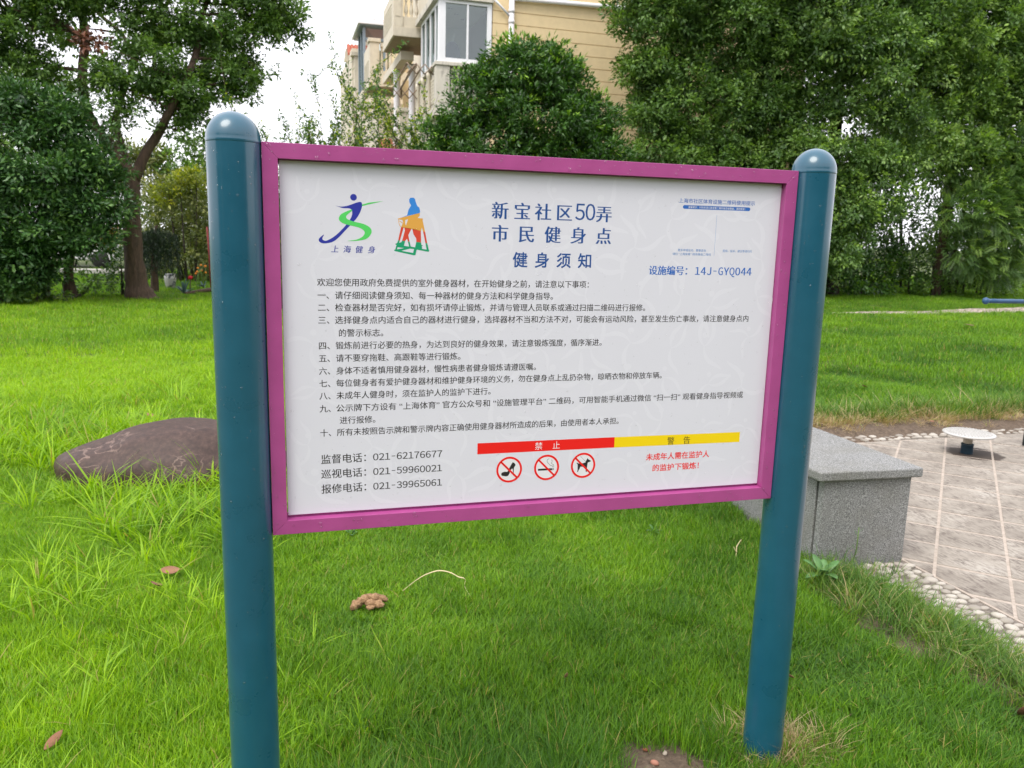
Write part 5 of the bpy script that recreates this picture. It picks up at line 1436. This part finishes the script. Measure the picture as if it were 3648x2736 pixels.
# ------------------------------------------------------------ the house
def plaster(name, col, stain=0.5, sc_=1.3, dark=(0.10, 0.09, 0.075)):
    m, nt, out = new_mat(name)
    geo = nt.nodes.new('ShaderNodeNewGeometry').outputs['Position']
    mp = nt.nodes.new('ShaderNodeMapping'); mp.inputs['Scale'].default_value = (1.6, 1.6, 0.35)
    nt.links.new(geo, mp.inputs[0])
    f = noise(nt, sc_ * 3, 6, 0.7, mp.outputs[0]); g = noise(nt, 5, 4)
    c = ramp(nt, g, [(0.3, tuple(x * 0.93 for x in col)), (0.7, tuple(min(1, x * 1.05) for x in col))])
    st = ramp(nt, f, [(0.52, (0, 0, 0)), (0.72, (1, 1, 1))])
    c = mixc(nt, math_n(nt, 'MULTIPLY', st, stain), c, dark)
    b = bsdf(nt, col, 0.85)
    nt.links.new(c, b.inputs['Base Color']); bump(nt, b, noise(nt, 60, 3), 0.15, 0.003)
    nt.links.new(b.outputs[0], out.inputs[0])
    return m
M['yellow_wall'] = plaster('yellow_render', (0.70, 0.55, 0.32), 0.05)
M['cream'] = plaster('cream_plaster', (0.62, 0.56, 0.45), 0.28)
M['cream_old'] = plaster('weathered_cream_plaster', (0.60, 0.56, 0.48), 0.7)
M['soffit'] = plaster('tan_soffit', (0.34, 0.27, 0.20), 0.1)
M['white_frame'] = plain('white_window_frame', (0.78, 0.78, 0.80), 0.4, 0.03, 6)
M['white_pipe'] = plain('white_pipe', (0.74, 0.72, 0.74), 0.45, 0.06, 4)
M['grey_frame'] = plain('blue_grey_frame', (0.20, 0.25, 0.29), 0.4)
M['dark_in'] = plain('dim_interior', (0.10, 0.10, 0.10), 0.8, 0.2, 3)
M['ceil'] = plain('pale_ceiling', (0.55, 0.56, 0.55), 0.8)
M['rack'] = plain('weathered_rack', (0.24, 0.17, 0.12), 0.6, 0.3, 20)
M['rooftile'] = plain('red_roof_tile', (0.42, 0.12, 0.07), 0.75, 0.25, 12)
m, nt, out = new_mat('window_glass')
gl = nt.nodes.new('ShaderNodeBsdfGlossy'); gl.inputs[0].default_value = (0.9, 0.95, 0.95, 1); gl.inputs[1].default_value = 0.02
tr = nt.nodes.new('ShaderNodeBsdfTransparent'); tr.inputs[0].default_value = (0.75, 0.80, 0.79, 1)
mx = nt.nodes.new('ShaderNodeMixShader'); mx.inputs[0].default_value = 0.09
nt.links.new(tr.outputs[0], mx.inputs[1]); nt.links.new(gl.outputs[0], mx.inputs[2]); nt.links.new(mx.outputs[0], out.inputs[0])
M['glass'] = m
H = thing('apartment_house', 'yellow house with white-framed corner window, cream balconies and balustrades behind the trees', 'house', (6, 22, 0))
def hb(name, mat, *b, bevel=0.0, parent=None):
    return MB().box(*b).build(name, M[mat], parent or H, bevel=bevel)
zs = [0.0] + [7.41 - 0.312 * k for k in range(22, -1, -1)] + [7.41 + 0.312 * k for k in range(1, 13)]
for a, b_ in zip(zs[:-1], zs[1:]):
    hb('wall_band', 'yellow_wall', 4.955, 14.6, 20.0, 20.05, a + 0.009, b_ - 0.009)
hb('wall', 'yellow_wall', 4.96, 14.59, 20.022, 34, 0, 11.2)
hb('wall', 'yellow_wall', 4.30, 4.955, 27.4, 36, 0, 11.1)
# low-pitched roof
MB().prism([(19.6, 11.2), (34.4, 11.2), (27, 13.8)], 'x', 4.6, 15.0).build('roof', M['rooftile'], H)
# corner room with windows
hb('floor_slab', 'cream_old', 3.40, 4.95, 19.93, 23.1, 4.66, 4.86, bevel=0.01)
hb('pier', 'cream_old', 3.44, 3.81, 19.96, 20.25, 4.86, 5.92, bevel=0.008)
hb('pier_panel', 'cream_old', 3.52, 3.73, 19.945, 19.958, 5.0, 5.78, bevel=0.004)
hb('cap_rail', 'cream_old', 3.41, 4.95, 19.92, 20.3, 5.925, 6.02, bevel=0.01)
hb('bottom_rail', 'cream_old', 3.81, 4.94, 19.99, 20.2, 4.86, 4.99)
def baluster(x, y, z0, z1, r, mat='cream'):
    h = z1 - z0
    pr_ = [(0.75, 0.0), (0.75, 0.06), (0.45, 0.10), (0.85, 0.22), (1.0, 0.34), (0.85, 0.46), (0.45, 0.66), (0.4, 0.78), (0.7, 0.82), (0.45, 0.86), (0.75, 0.93), (0.75, 1.0)]
    MB().lathe([(a * r, z0 + b_ * h) for a, b_ in pr_], x, y, 12).build('baluster', M[mat], H, True)
for k in range(7): baluster(3.90 + k * 0.155, 20.1, 4.99, 5.925, 0.062, 'cream_old')
hb('parapet', 'cream_old', 3.515, 3.62, 20.26, 23.0, 4.86, 5.92)
hb('cap_rail', 'cream_old', 3.42, 3.72, 20.31, 23.1, 5.925, 6.02, bevel=0.01)
for y0 in (20.45, 21.35, 22.25):
    o = MB().box(3.490, 3.514, y0, y0 + 0.55, 5.05, 5.72).build('relief_panel', M['cream'], H, bevel=0.006)
    rm = MB()
    for i in range(6):
        for j in range(7):
            rm.lathe([(0.035, 0.0), (0.02, 0.012), (0.0, 0.016)], 0, 0, 6, caps=False)
            base = len(rm.v) - 18
            for q in range(base, len(rm.v)):
                a, b_, c_ = rm.v[q]; rm.v[q] = (3.49 - c_, y0 + 0.06 + i * 0.087 + a, 5.12 + j * 0.088 + b_)
    tag(rm.build('relief_knobs', M['cream'], o, True), kind='stuff')
for y0 in (21.1, 22.0, 22.95):
    MB().lathe([(0.075, 4.86), (0.075, 4.95), (0.055, 5.0), (0.052, 5.75), (0.08, 5.82), (0.08, 5.92)], 3.46, y0, 14).build('column', M['cream'], H, True)
WM = 'white_frame'
win = hb('window_frame', WM, 3.515, 3.69, 19.985, 20.10, 6.025, 7.56, bevel=0.004)
for b_ in ((3.69, 4.93, 19.99, 20.08, 6.025, 6.13), (3.69, 4.93, 19.99, 20.08, 7.48, 7.56), (4.255, 4.305, 19.985, 20.075, 6.13, 7.48), (4.805, 4.93, 19.99, 20.08, 6.13, 7.48)):
    hb('window_frame', WM, *b_, bevel=0.004)
hb('pane', 'glass', 3.69, 4.255, 20.03, 20.036, 6.13, 7.48); hb('pane', 'glass', 4.305, 4.805, 20.045, 20.051, 6.13, 7.48)
for y0, y1 in ((20.10, 20.16), (20.52, 20.60), (21.25, 21.35), (22.02, 22.12), (22.66, 22.76)):
    hb('window_frame', WM, 3.515, 3.60, y0, y1, 6.025, 7.56)
for y0, y1 in ((20.16, 20.52), (20.60, 21.25), (21.35, 22.02), (22.12, 22.66)):
    hb('window_frame', WM, 3.52, 3.59, y0, y1, 6.025, 6.10); hb('window_frame', WM, 3.52, 3.59, y0, y1, 7.47, 7.56)
    hb('pane', 'glass', 3.55, 3.556, y0, y1, 6.10, 7.47)
hb('ceiling', 'ceil', 3.62, 4.94, 20.11, 22.9, 7.54, 7.56)
hb('inner_wall', 'ceil', 3.62, 4.94, 22.77, 22.85, 4.9, 7.54)
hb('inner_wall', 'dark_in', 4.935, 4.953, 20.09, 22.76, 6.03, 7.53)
hb('roof_slab', 'cream_old', 3.40, 4.95, 19.90, 23.15, 7.565, 7.74, bevel=0.01)
hb('upper_wall', 'cream', 3.5, 4.95, 20.0, 23.1, 7.745, 11.0)
for k in range(3):
    MB().lathe([(0.06, 7.528), (0.05, 7.539)], 3.95 + 0.28 * k, 20.7 + 0.5 * k, 16).build('ceiling_light', M['dark_in'], H, True)
# open balcony of the next storey
def balcony(x0, y0, y1, z0, xw, n, left=True, pil=0.30, hr=1.25, sp=0.155):
    hb('balcony_slab', 'cream', x0, xw, y0, y1, z0, z0 + 0.27, bevel=0.008)
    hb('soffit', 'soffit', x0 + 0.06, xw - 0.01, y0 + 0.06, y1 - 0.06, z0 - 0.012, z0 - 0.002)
    hb('bottom_rail', 'cream', x0 + pil, xw, y0 + 0.04, y0 + 0.20, z0 + 0.272, z0 + 0.56, bevel=0.01)
    hb('pier', 'cream', x0 + 0.01, x0 + pil, y0 + 0.01, y0 + 0.30, z0 + 0.272, z0 + hr, bevel=0.01)
    hb('pier_cap', 'cream', x0 - 0.05, x0 + pil + 0.05, y0 - 0.04, y0 + 0.36, z0 + hr + 0.002, z0 + hr + 0.14, bevel=0.02)
    hb('pier_panel', 'cream', x0 + 0.07, x0 + pil - 0.06, y0 - 0.004, y0 + 0.008, z0 + 0.55, z0 + hr - 0.12)
    hb('top_rail', 'cream', x0 + pil + 0.055, xw, y0 + 0.02, y0 + 0.24, z0 + hr - 0.14, z0 + hr, bevel=0.01)
    for k in range(n): baluster(x0 + pil + 0.10 + k * sp, y0 + 0.12, z0 + 0.56, z0 + hr - 0.14, 0.062)
    hb('parapet', 'cream', x0 + 0.02, x0 + 0.12, y0 + 0.31, y1, z0 + 0.272, z0 + hr, bevel=0.008)
    rm = MB()
    for i in range(int((y1 - y0 - 0.6) / 0.1)):
        for j in range(6):
            a, c_ = y0 + 0.42 + i * 0.1, z0 + 0.42 + j * 0.11
            rm.add([(x0 + 0.019, a, c_ - 0.045), (x0 + 0.019, a + 0.045, c_), (x0 + 0.019, a, c_ + 0.045), (x0 + 0.019, a - 0.045, c_), (x0 - 0.01, a, c_)], [(0, 4, 1), (1, 4, 2), (2, 4, 3), (3, 4, 0)])
    tag(rm.build('relief_pattern', M['cream'], H), kind='stuff')
balcony(2.756, 23.2, 25.6, 7.29, 4.95, 11)
hb('wall', 'cream', 4.0, 4.95, 25.65, 27.35, 0, 11)
balcony(2.80, 30.0, 32.2, 7.0, 4.29, 6, pil=0.37, hr=1.55, sp=0.17)
hb('beam', 'cream', 2.80, 4.29, 29.9, 30.25, 6.25, 6.55, bevel=0.01)
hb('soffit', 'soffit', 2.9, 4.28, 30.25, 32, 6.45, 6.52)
# portico columns and piers
hb('beam', 'cream', 3.14, 3.55, 24.3, 28.8, 6.86, 7.12, bevel=0.01)
for x, y, r_ in ((3.59, 24.9, 0.105), (3.25, 26.0, 0.095), (3.46, 27.0, 0.06)):
    zt = 6.855
    MB().lathe([(r_ * 1.45, zt), (r_ * 1.45, zt - 0.08), (r_ * 1.1, zt - 0.13), (r_, zt - 0.16), (r_, 5.0), (r_ * 1.3, 4.9), (r_ * 1.3, 4.2)][::-1], x, y, 20).build('column', M['white_pipe' if r_ > 0.08 else 'cream'], H, True)
hb('pier', 'cream', 3.20, 3.62, 25.0, 25.4, 2.0, 5.40, bevel=0.01); hb('pier_cap', 'cream', 3.14, 3.68, 24.95, 25.45, 5.402, 5.54, bevel=0.02)
hb('porch_wall', 'yellow_wall', 3.7, 4.295, 27.6, 27.75, 2.0, 6.85); hb('porch_wall', 'cream', 3.0, 4.29, 28.9, 35.8, 0, 6.24)
hb('lower_wall', 'cream', 3.55, 4.95, 20.1, 25.0, 0, 4.655)
# tiled porch roof
def tile_roof(x0, x1, y0, y1, z0, z1, name='porch_roof', n=None):
    base = MB().prism([(y0, z0 - 0.06), (y1, z1 - 0.06), (y1, z1), (y0, z0)], 'x', x0, x1).build(name, M['rooftile'], H)
    mb = MB(); n = n or int((x1 - x0) / 0.17); rows_ = 5
    for i in range(n):
        for j in range(rows_):
            x = x0 + (i + 0.5) * (x1 - x0) / n; u0, u1 = j / rows_, (j + 1.12) / rows_
            w = (x1 - x0) / n * 0.48
            vs = []
            for u, k in ((u0, 1.0), (u1, 0.8)):
                for a in np.linspace(0, PI, 6):
                    vs.append((x + w * k * math.cos(a), y0 + (y1 - y0) * min(u, 1), z0 + (z1 - z0) * min(u, 1) + 0.08 * k * math.sin(a) + (0.02 if u == u0 else 0)))
            mb.add(vs, [(q, q + 1, q + 7, q + 6) for q in range(5)] + [(0, 1, 2, 3, 4, 5)])
    tag(mb.build('roof_tiles', M['rooftile'], base), kind='stuff')
tile_roof(2.75, 3.98, 25.6, 27.2, 4.25, 4.75)
# far units: glazed sun room and a small gable
hb('sunroom_roof', 'white_frame', 3.15, 6.4, 38.0, 41.5, 11.08, 11.30, bevel=0.02)
hb('sunroom_ceiling', 'grey_frame', 3.25, 6.3, 38.1, 41.4, 11.03, 11.07)
for x in (3.40, 4.35, 5.3, 6.2): hb('sunroom_frame', 'grey_frame', x, x + 0.12, 38.3, 38.42, 8.3, 11.02)
for z in (8.9, 10.44): hb('sunroom_frame', 'grey_frame', 3.53, 6.2, 38.31, 38.40, z, z + 0.1)
for y in (39.4, 40.6): hb('sunroom_frame', 'grey_frame', 3.40, 3.52, y, y + 0.12, 8.3, 11.02)
hb('pane', 'glass', 3.53, 6.2, 38.35, 38.36, 8.3, 11.0); hb('pane', 'glass', 3.45, 3.46, 38.44, 41.0, 8.3, 11.0)
hb('wall', 'cream', 3.2, 9.0, 42.0, 50, 0, 10.8); hb('wall', 'cream', 3.40, 9.0, 38.5, 42, 0, 8.28)
tile_roof(3.9, 8.0, 38.4, 42.0, 11.32, 12.2, 'sunroom_roof_slope', 20)
hb('pier', 'cream', 3.44, 3.80, 45.0, 45.4, 0, 10.4) if False else None
GB = MB().prism([(2.95, 10.5), (4.4, 10.5), (4.4, 11.7), (3.05, 11.15)], 'y', 43.9, 44.1).build('gable', M['cream'], H)
tile_roof(3.1, 4.4, 43.2, 43.9, 10.75, 11.35, 'gable_roof', 7)
hb('pilaster', 'cream', 3.28, 3.62, 41.6, 41.95, 0, 10.35, bevel=0.02); hb('pilaster_cap', 'cream', 3.12, 3.9, 41.5, 41.98, 10.352, 10.55, bevel=0.02)
# pipes on the yellow wall
MB().tube([(5.445, 19.92, 0), (5.445, 19.92, 9.5)], 0.074, 16).build('drain_pipe', M['white_pipe'], H, True)
for z in (7.15, 7.42): MB().lathe([(0.082, z - 0.05), (0.082, z + 0.05)], 5.445, 19.92, 16).build('pipe_collar', M['white_pipe'], H, True)
MB().tube([(5.50, 19.91, 7.735), (8.6, 19.91, 7.80), (14.4, 19.91, 7.90)], 0.060, 14).build('drain_pipe', M['white_pipe'], H, True)
MB().tube([(8.45, 19.93, 7.86), (8.45, 19.93, 9.6)], 0.034, 12).build('drain_pipe', M['white_pipe'], H, True)
MB().tube([(4.80, 19.90, 7.80), (5.40, 19.91, 7.28)], 0.033, 12).build('drain_pipe', M['white_pipe'], H, True)
# folding clothes rack hung out from the corner room
rk = thing('clothes_rack', 'brown folding lattice clothes rack hanging out from the corner balcony', 'clothes rack', (3.45, 21, 5.8))
def rod(a, b_, r_=0.016, name='rack_bar'):
    MB().tube([a, b_], r_, 6).build(name, M['rack'], rk, True)
def lattice(y, zc, xs):
    for i in range(len(xs) - 1):
        up, dn = zc + 0.13, zc - 0.13
        rod((xs[i], y, up), (xs[i + 1], y, dn), 0.015, 'lattice_arm'); rod((xs[i], y + 0.03, dn), (xs[i + 1], y + 0.03, up), 0.015, 'lattice_arm')
lattice(20.4, 5.87, [2.75, 2.99, 3.22, 3.46]); lattice(22.9, 5.63, [2.70, 2.94, 3.18, 3.42])
for xa, za, xb, zb in ((2.75, 6.0, 2.71, 5.76), (2.99, 6.0, 2.95, 5.76), (2.87, 5.87, 2.93, 5.77), (3.11, 5.87, 3.17, 5.77)): rod((xa, 20.4, za), (xb, 22.93, zb), 0.018)
# jacket behind the glass
M['cloth_navy'] = plain('dark_blue_cloth', (0.035, 0.04, 0.08), 0.9, 0.2, 8)
jk = thing('jacket', 'dark blue jacket on a hanger behind the corner window', 'jacket', (3.98, 20.5, 6.3))
mb = MB()
prof = [(0.02, 6.66), (0.07, 6.64), (0.15, 6.58), (0.20, 6.48), (0.22, 6.36), (0.235, 6.18), (0.235, 6.05)]
for x_, y_ in prof: pass
n_ = 16; vs = []
for w, z in prof:
    for k in range(n_):
        a = 2 * PI * k / n_; vs.append((3.98 + w * math.cos(a), 20.5 + min(0.06, w) * math.sin(a) * (1 + 0.25 * math.sin(5 * a)), z))
mb.add(vs, [(i * n_ + k, i * n_ + (k + 1) % n_, (i + 1) * n_ + (k + 1) % n_, (i + 1) * n_ + k) for i in range(len(prof) - 1) for k in range(n_)])
mb.build('body', M['cloth_navy'], jk, True)
MB().tube(catmull([(3.98, 20.5, 6.66), (4.0, 20.5, 6.74), (4.03, 20.5, 6.80), (4.01, 20.5, 6.84)], 3), 0.008, 6).build('hanger', M['white_frame'], jk, True)

# ------------------------------------------------------------ small things beyond the lawn on the left
M['car_white'] = plain('white_car_paint', (0.72, 0.72, 0.72), 0.25, 0.02, 3)
M['tyre'] = plain('tyre_rubber', (0.02, 0.02, 0.02), 0.8)
M['car_glass'] = plain('car_glass', (0.03, 0.04, 0.045), 0.08)
car = thing('parked_car', 'white parked car half hidden between the evergreen and the forked trunk', 'car', (-8.2, 32.5, 0))
MB().prism([(-10.2, 0.28), (-6.3, 0.28), (-6.22, 0.62), (-6.5, 0.82), (-7.3, 0.92), (-9.9, 0.95), (-10.25, 0.75)], 'y', 31.7, 33.3).build('body', M['car_white'], car, bevel=0.06, seg=3)
cb = MB().prism([(-9.9, 0.95), (-7.35, 0.92), (-7.95, 1.42), (-9.4, 1.44)], 'y', 31.82, 33.18).build('cabin', M['car_white'], car, bevel=0.05, seg=3)
for P in ([(-9.72, 0.99), (-8.75, 0.98), (-8.75, 1.36), (-9.32, 1.37)], [(-8.65, 0.98), (-7.58, 0.96), (-8.02, 1.35), (-8.65, 1.36)]):
    MB().prism(P, 'y', 31.795, 31.83).build('side_window', M['car_glass'], car)
for x in (-9.4, -7.1):
    for y in (31.72, 33.1):
        v = []
        w = MB().lathe([(0.0, 0), (0.31, 0.0), (0.33, 0.04), (0.33, 0.16), (0.31, 0.2), (0.0, 0.2)], 0, 0, 20, caps=False)
        w.v = [(x + a, y - 0.03 + c_, 0.33 + b_) for a, b_, c_ in w.v]
        w.build('wheel', M['tyre'], car, True)
M['kerb'] = plaster('pale_stone', (0.50, 0.48, 0.45), 0.3)
o = MB().box(-9.5, -4.8, 26.6, 26.9, -0.05, 0.20).build('low_wall', M['kerb'], None, bevel=0.02)
tag(o, 'pale low stone edging wall behind the far left lawn', 'low wall')
M['leaf_orange'] = leaf_mat('orange_leaf', [(0.0, (0.30, 0.13, 0.02)), (0.5, (0.55, 0.27, 0.03)), (1.0, (0.6, 0.42, 0.04))], (0.2, 0.3, 0.03), 0.3)
bush('shrub', 'orange-leaved shrub glimpsed left of the forked trunk', [(-6.2, 28.5, 1.15, 0.35, 0.25), (-5.8, 28.5, 1.3, 0.3, 0.2)], (-6.0, 28.5, 0), 60, 0.14, 0.12, M['leaf_orange'], 301)
M['petal_orange'] = plain('orange_petals', (0.80, 0.27, 0.02), 0.7, 0.15, 40)
M['petal_red'] = plain('red_petals', (0.55, 0.01, 0.02), 0.6, 0.15, 40)
M['stem'] = plain('green_stem', (0.10, 0.19, 0.03), 0.6)
v, f = ICO1
MG = ['second highest orange marigold, set well left of the highest one', 'orange marigold in the middle of the group beside the left post', 'small orange marigold at the upper left of the group', 'orange marigold just below the upper left one', 'lowest and leftmost orange marigold of the group', 'yellowish marigold low on the right of the group', 'orange marigold half hidden by the left post, low', 'highest orange marigold, touching the left post in the view', 'tiny orange marigold beside the second highest one']
for i, (px_, py_) in enumerate(((1730, 705), (1640, 810), (1577, 745), (1557, 835), (1512, 880), (1740, 845), (1850, 785), (1828, 640), (1645, 680))):
    x = -2.54 + (px_ - 1640) / 900; z = 0.50 - (py_ - 810) / 900; y = 20 + 0.1 * math.sin(i * 2.1)
    t = thing('marigold', MG[i], 'flower', (x, y, 0), 'orange marigolds beside the left post')
    MB().tube([(x + 0.04, y, -0.02), (x + 0.01, y, z * 0.5), (x, y, z)], 0.007, 5).build('stem', M['stem'], t, True)
    r_ = 0.030 if i % 3 else 0.038
    MB().add([(x + a * r_ * (1 + 0.2 * math.sin(9 * b_)), y + b_ * r_, z + c_ * r_ * 0.9) for a, b_, c_ in v], f).build('flower_head', M['petal_orange'], t)
M['leaf_agave'] = plain('agave_leaf', (0.07, 0.13, 0.12), 0.5, 0.2, 6)
def rosette(name, label, cat, x, y, z, L_, W_, n, el0, el1, mat, seed, grp=None):
    r = random.Random(seed); t = thing(name, label, cat, (x, y, z), grp)
    for k in range(n):
        a = 2.4 * k + r.uniform(-0.2, 0.2); e = math.radians(r.uniform(el0, el1)); l = L_ * r.uniform(0.75, 1.1)
        d = Vector((math.cos(a) * math.cos(e), math.sin(a) * math.cos(e), math.sin(e))); s = Vector((-math.sin(a), math.cos(a), 0)); p = Vector((x, y, z)); vs = []
        for u, w in ((0, 0.5), (0.3, 0.95), (0.6, 1.0), (0.85, 0.6), (1.0, 0.05)):
            c_ = p + d * (l * u) + Vector((0, 0, -0.35 * l * u * u * math.cos(e)))
            vs += [c_ - s * (W_ * w / 2) + Vector((0, 0, W_ * 0.15 * w)), c_, c_ + s * (W_ * w / 2) + Vector((0, 0, W_ * 0.15 * w))]
        o = MB().add(vs, [(3 * i + q, 3 * i + q + 1, 3 * i + q + 4, 3 * i + q + 3) for i in range(4) for q in (0, 1)]).build('leaf', M[mat], t, True)
        sm = o.modifiers.new('t', 'SOLIDIFY'); sm.thickness = W_ * 0.08
    return t
rosette('agave', 'blue-green spiky agave on the ground right of the forked trunk', 'plant', -2.82, 18.6, 0.02, 0.38, 0.06, 16, 15, 80, 'leaf_agave', 1)
rosette('agave', 'small dark agave close to the left post in the background', 'plant', -2.42, 18.9, 0.16, 0.20, 0.045, 11, 10, 70, 'leaf_agave', 2)
t = thing('red_flower', 'single deep red flower on a stalk above the agave', 'flower', (-2.68, 18.7, 0))
MB().tube([(-2.70, 18.7, 0), (-2.69, 18.7, 0.2), (-2.68, 18.7, 0.38)], 0.012, 6).build('stem', M['bark'], t, True)
v, f = ICO2
MB().add([(-2.68 + a * 0.055 * (1 + 0.25 * mnoise.noise(Vector((a, b_, c_)) * 4)), 18.7 + b_ * 0.05, 0.40 + c_ * 0.05 * (1 + 0.3 * mnoise.noise(Vector((a, b_, c_)) * 4))) for a, b_, c_ in v], f).build('flower_head', M['petal_red'], t)
m, nt, out = new_mat('glazed_jar')
f_ = noise(nt, 5, 3)
c = ramp(nt, f_, [(0.48, (0.42, 0.42, 0.40)), (0.56, (0.07, 0.08, 0.11))])
b = bsdf(nt, (0.4, 0.4, 0.4), 0.3); nt.links.new(c, b.inputs['Base Color']); nt.links.new(b.outputs[0], out.inputs[0])
M['jar'] = m
o = MB().lathe([(0.0, 0.0), (0.085, 0.0), (0.12, 0.10), (0.15, 0.26), (0.145, 0.33), (0.12, 0.36), (0.14, 0.39), (0.13, 0.395), (0.10, 0.36), (0.0, 0.30)], -3.33, 20.4, 28, caps=False).build('garden_jar', M['jar'], None, True)
tag(o, 'grey and white glazed jar standing behind the small weeping tree', 'jar')
M['red_paint'] = plain('red_paint', (0.30, 0.03, 0.03), 0.5)
o = MB().tube([(-2.32, 20, -0.05), (-2.335, 20, 0.9), (-2.36, 20, 1.6)], 0.022, 8).build('garden_pole', M['red_paint'], None, True)
tag(o, 'thin dull red pole standing close beside the left post', 'pole')
o = MB().tube([(-2.75, 18.2, 0.05), (-2.45, 18.5, 0.09), (-2.05, 19.0, 0.13)], [0.035, 0.045, 0.05], 8, wob=0.1).build('fallen_branch', M['bark'], None, True)
tag(o, 'pale fallen branch on the ground beyond the left post', 'branch')

# ------------------------------------------------------------ weeds by the low wall
M['dock_leaf'] = leaf_mat('dock', [(0.0, (0.09, 0.2, 0.06)), (1.0, (0.1, 0.22, 0.07))], (0.1, 0.2, 0.05), 0.2)
M['dock'] = plain('broad_weed_leaf', (0.085, 0.20, 0.055), 0.5, 0.25, 30)
rosette('broadleaf_weed', 'broad-leaved green weed beside the right post at the wall foot', 'plant', 1.74, 1.06, 0.03, 0.125, 0.042, 9, 10, 60, 'dock', 5)
t = thing('twiggy_weed', 'thin upright weed leaning against the end of the granite wall', 'plant', (2.0, 1.19, 0))
MB().tube([(2.0, 1.185, 0.0), (2.015, 1.18, 0.09), (2.02, 1.185, 0.20)], 0.0025, 5).build('stem', M['stem'], t, True)
for k in range(12):
    z = 0.03 + 0.014 * k; a = 2.4 * k
    mbx = MB(); x = 2.0 + 0.1 * z; d = Vector((math.cos(a) * 0.6, math.sin(a) * 0.3 - 0.2, 0.8)).normalized() * 0.05; s = d.orthogonal().normalized() * 0.004
    p = Vector((x, 1.183, z)); mbx.add([p, p + d * 0.5 + s, p + d, p + d * 0.5 - s], [(0, 1, 2, 3)]).build('leaf', M['dock'], t)
t = thing('dry_twig', 'pale dry twig sticking up from the lawn near the low wall', 'twig', (1.47, 1.36, 0.03))
z0 = gh(1.47, 1.36)
MB().tube([(1.45, 1.34, z0), (1.463, 1.35, z0 + 0.05), (1.468, 1.36, z0 + 0.08), (1.49, 1.36, z0 + 0.115)], [0.004, 0.003, 0.003, 0.001], 5).build('stem', M['straw'], t, True)
MB().tube([(1.463, 1.35, z0 + 0.05), (1.445, 1.35, z0 + 0.085)], [0.003, 0.001], 5).build('side_shoot', M['straw'], t, True)

# ------------------------------------------------------------ trees on the near side of the lawn, behind the photographer (they mirror in the posts)
for i, (x, y, hgt, r_) in enumerate(((-17, -19, 9.0, 3.3), (-9, -24, 9.5, 3.4), (-1, -25, 9.0, 3.4), (8, -24, 9.5, 3.4), (16, -19, 9.0, 3.3), (-22, -10, 9, 3.2))):
    L5 = [(x, y, hgt * 0.72, r_, hgt * 0.28), (x - 1.2, y + 0.4, hgt * 0.5, r_ * 0.8, hgt * 0.22), (x + 1.3, y - 0.3, hgt * 0.52, r_ * 0.8, hgt * 0.22), (x, y, hgt * 0.25, r_ * 0.9, hgt * 0.2)]
    t = thing('street_tree', 'broad dark tree behind the viewpoint, number %s from the left' % ['one', 'two', 'three', 'four', 'five', 'six'][i], 'tree', (x, y, 0), 'trees behind the viewpoint')
    MB().tube([(x, y, -0.1), (x + 0.1, y, hgt * 0.3), (x, y, hgt * 0.7)], [0.25, 0.2, 0.08], 8, wob=0.05).build('trunk', M['bark_dark'], t, True)
    L5 += [(x - 3.2, y, hgt * 0.55, r_, hgt * 0.3), (x + 3.2, y, hgt * 0.55, r_, hgt * 0.3), (x - 3, y, hgt * 0.25, r_, hgt * 0.25), (x + 3, y, hgt * 0.25, r_, hgt * 0.25)]
    crown(t, L5, 8, 10, 0.6, 0.6, 0.45, M['leaf_osman'], 400 + i)

# a few small broad-leaved sprouts and yellowed leaves lying about the lawn
M['yellow_leaf'] = plain('yellowed_leaf', (0.55, 0.40, 0.04), 0.6, 0.2, 40)
for i, (x, y, lab) in enumerate(((-0.32, 2.05, 'small yellow-green sprout just below the lower edge of the board'), (-2.3, 7.8, 'small leafy sprout far out on the left lawn'), (1.22, 1.75, 'small sprout by the bank of the low wall'))):
    if i == 1: continue
    rosette('sprout', lab, 'plant', x, y, gh(x, y) + 0.02, 0.055 if i != 1 else 0.12, 0.022 if i != 1 else 0.05, 6, 20, 70, 'dock', 40 + i)

bush('hedge', 'muted green bank of shrubs closing the view behind the small weeping tree', [(-4.6,26.0,0.8,0.8,0.9),(-3.5,26.2,0.9,1.0,1.1),(-2.3,26.2,1.0,1.0,1.2),(-3.9,26.4,2.2,1.0,0.9),(-2.7,26.4,2.5,1.0,1.0),(-1.4,26.4,1.6,1.0,1.6)], (-3.2, 26.3, 0), 42, 0.15, 0.14, M['leaf_olive'], 501, per=16)
bush('shrub', 'low leafy shrubs around the foot of the far left evergreen', [(-5.9,15.6,0.25,0.7,0.25),(-5.2,15.9,0.22,0.5,0.22),(-4.45,17.2,0.3,0.35,0.3)], (-5.4, 15.8, 0), 90, 0.10, 0.09, M['leaf_camphor'], 502)
sheet('bare_soil', lambda X, Y: 1 - ((X + 3.45) / 1.15) ** 2 - ((Y - 16.95) / 0.42) ** 2 + 0.3 * wob(X, Y, 5), -5, -2, 16.2, 17.8, 0.05, M['soil'], 0.03, 0.012)
sheet('bare_soil', lambda X, Y: 1 - ((X + 4.75) / 0.6) ** 2 - ((Y - 16.95) / 0.40) ** 2 + 0.3 * wob(X, Y, 5), -5.8, -4, 16.2, 17.8, 0.05, M['soil'], 0.035, 0.02)
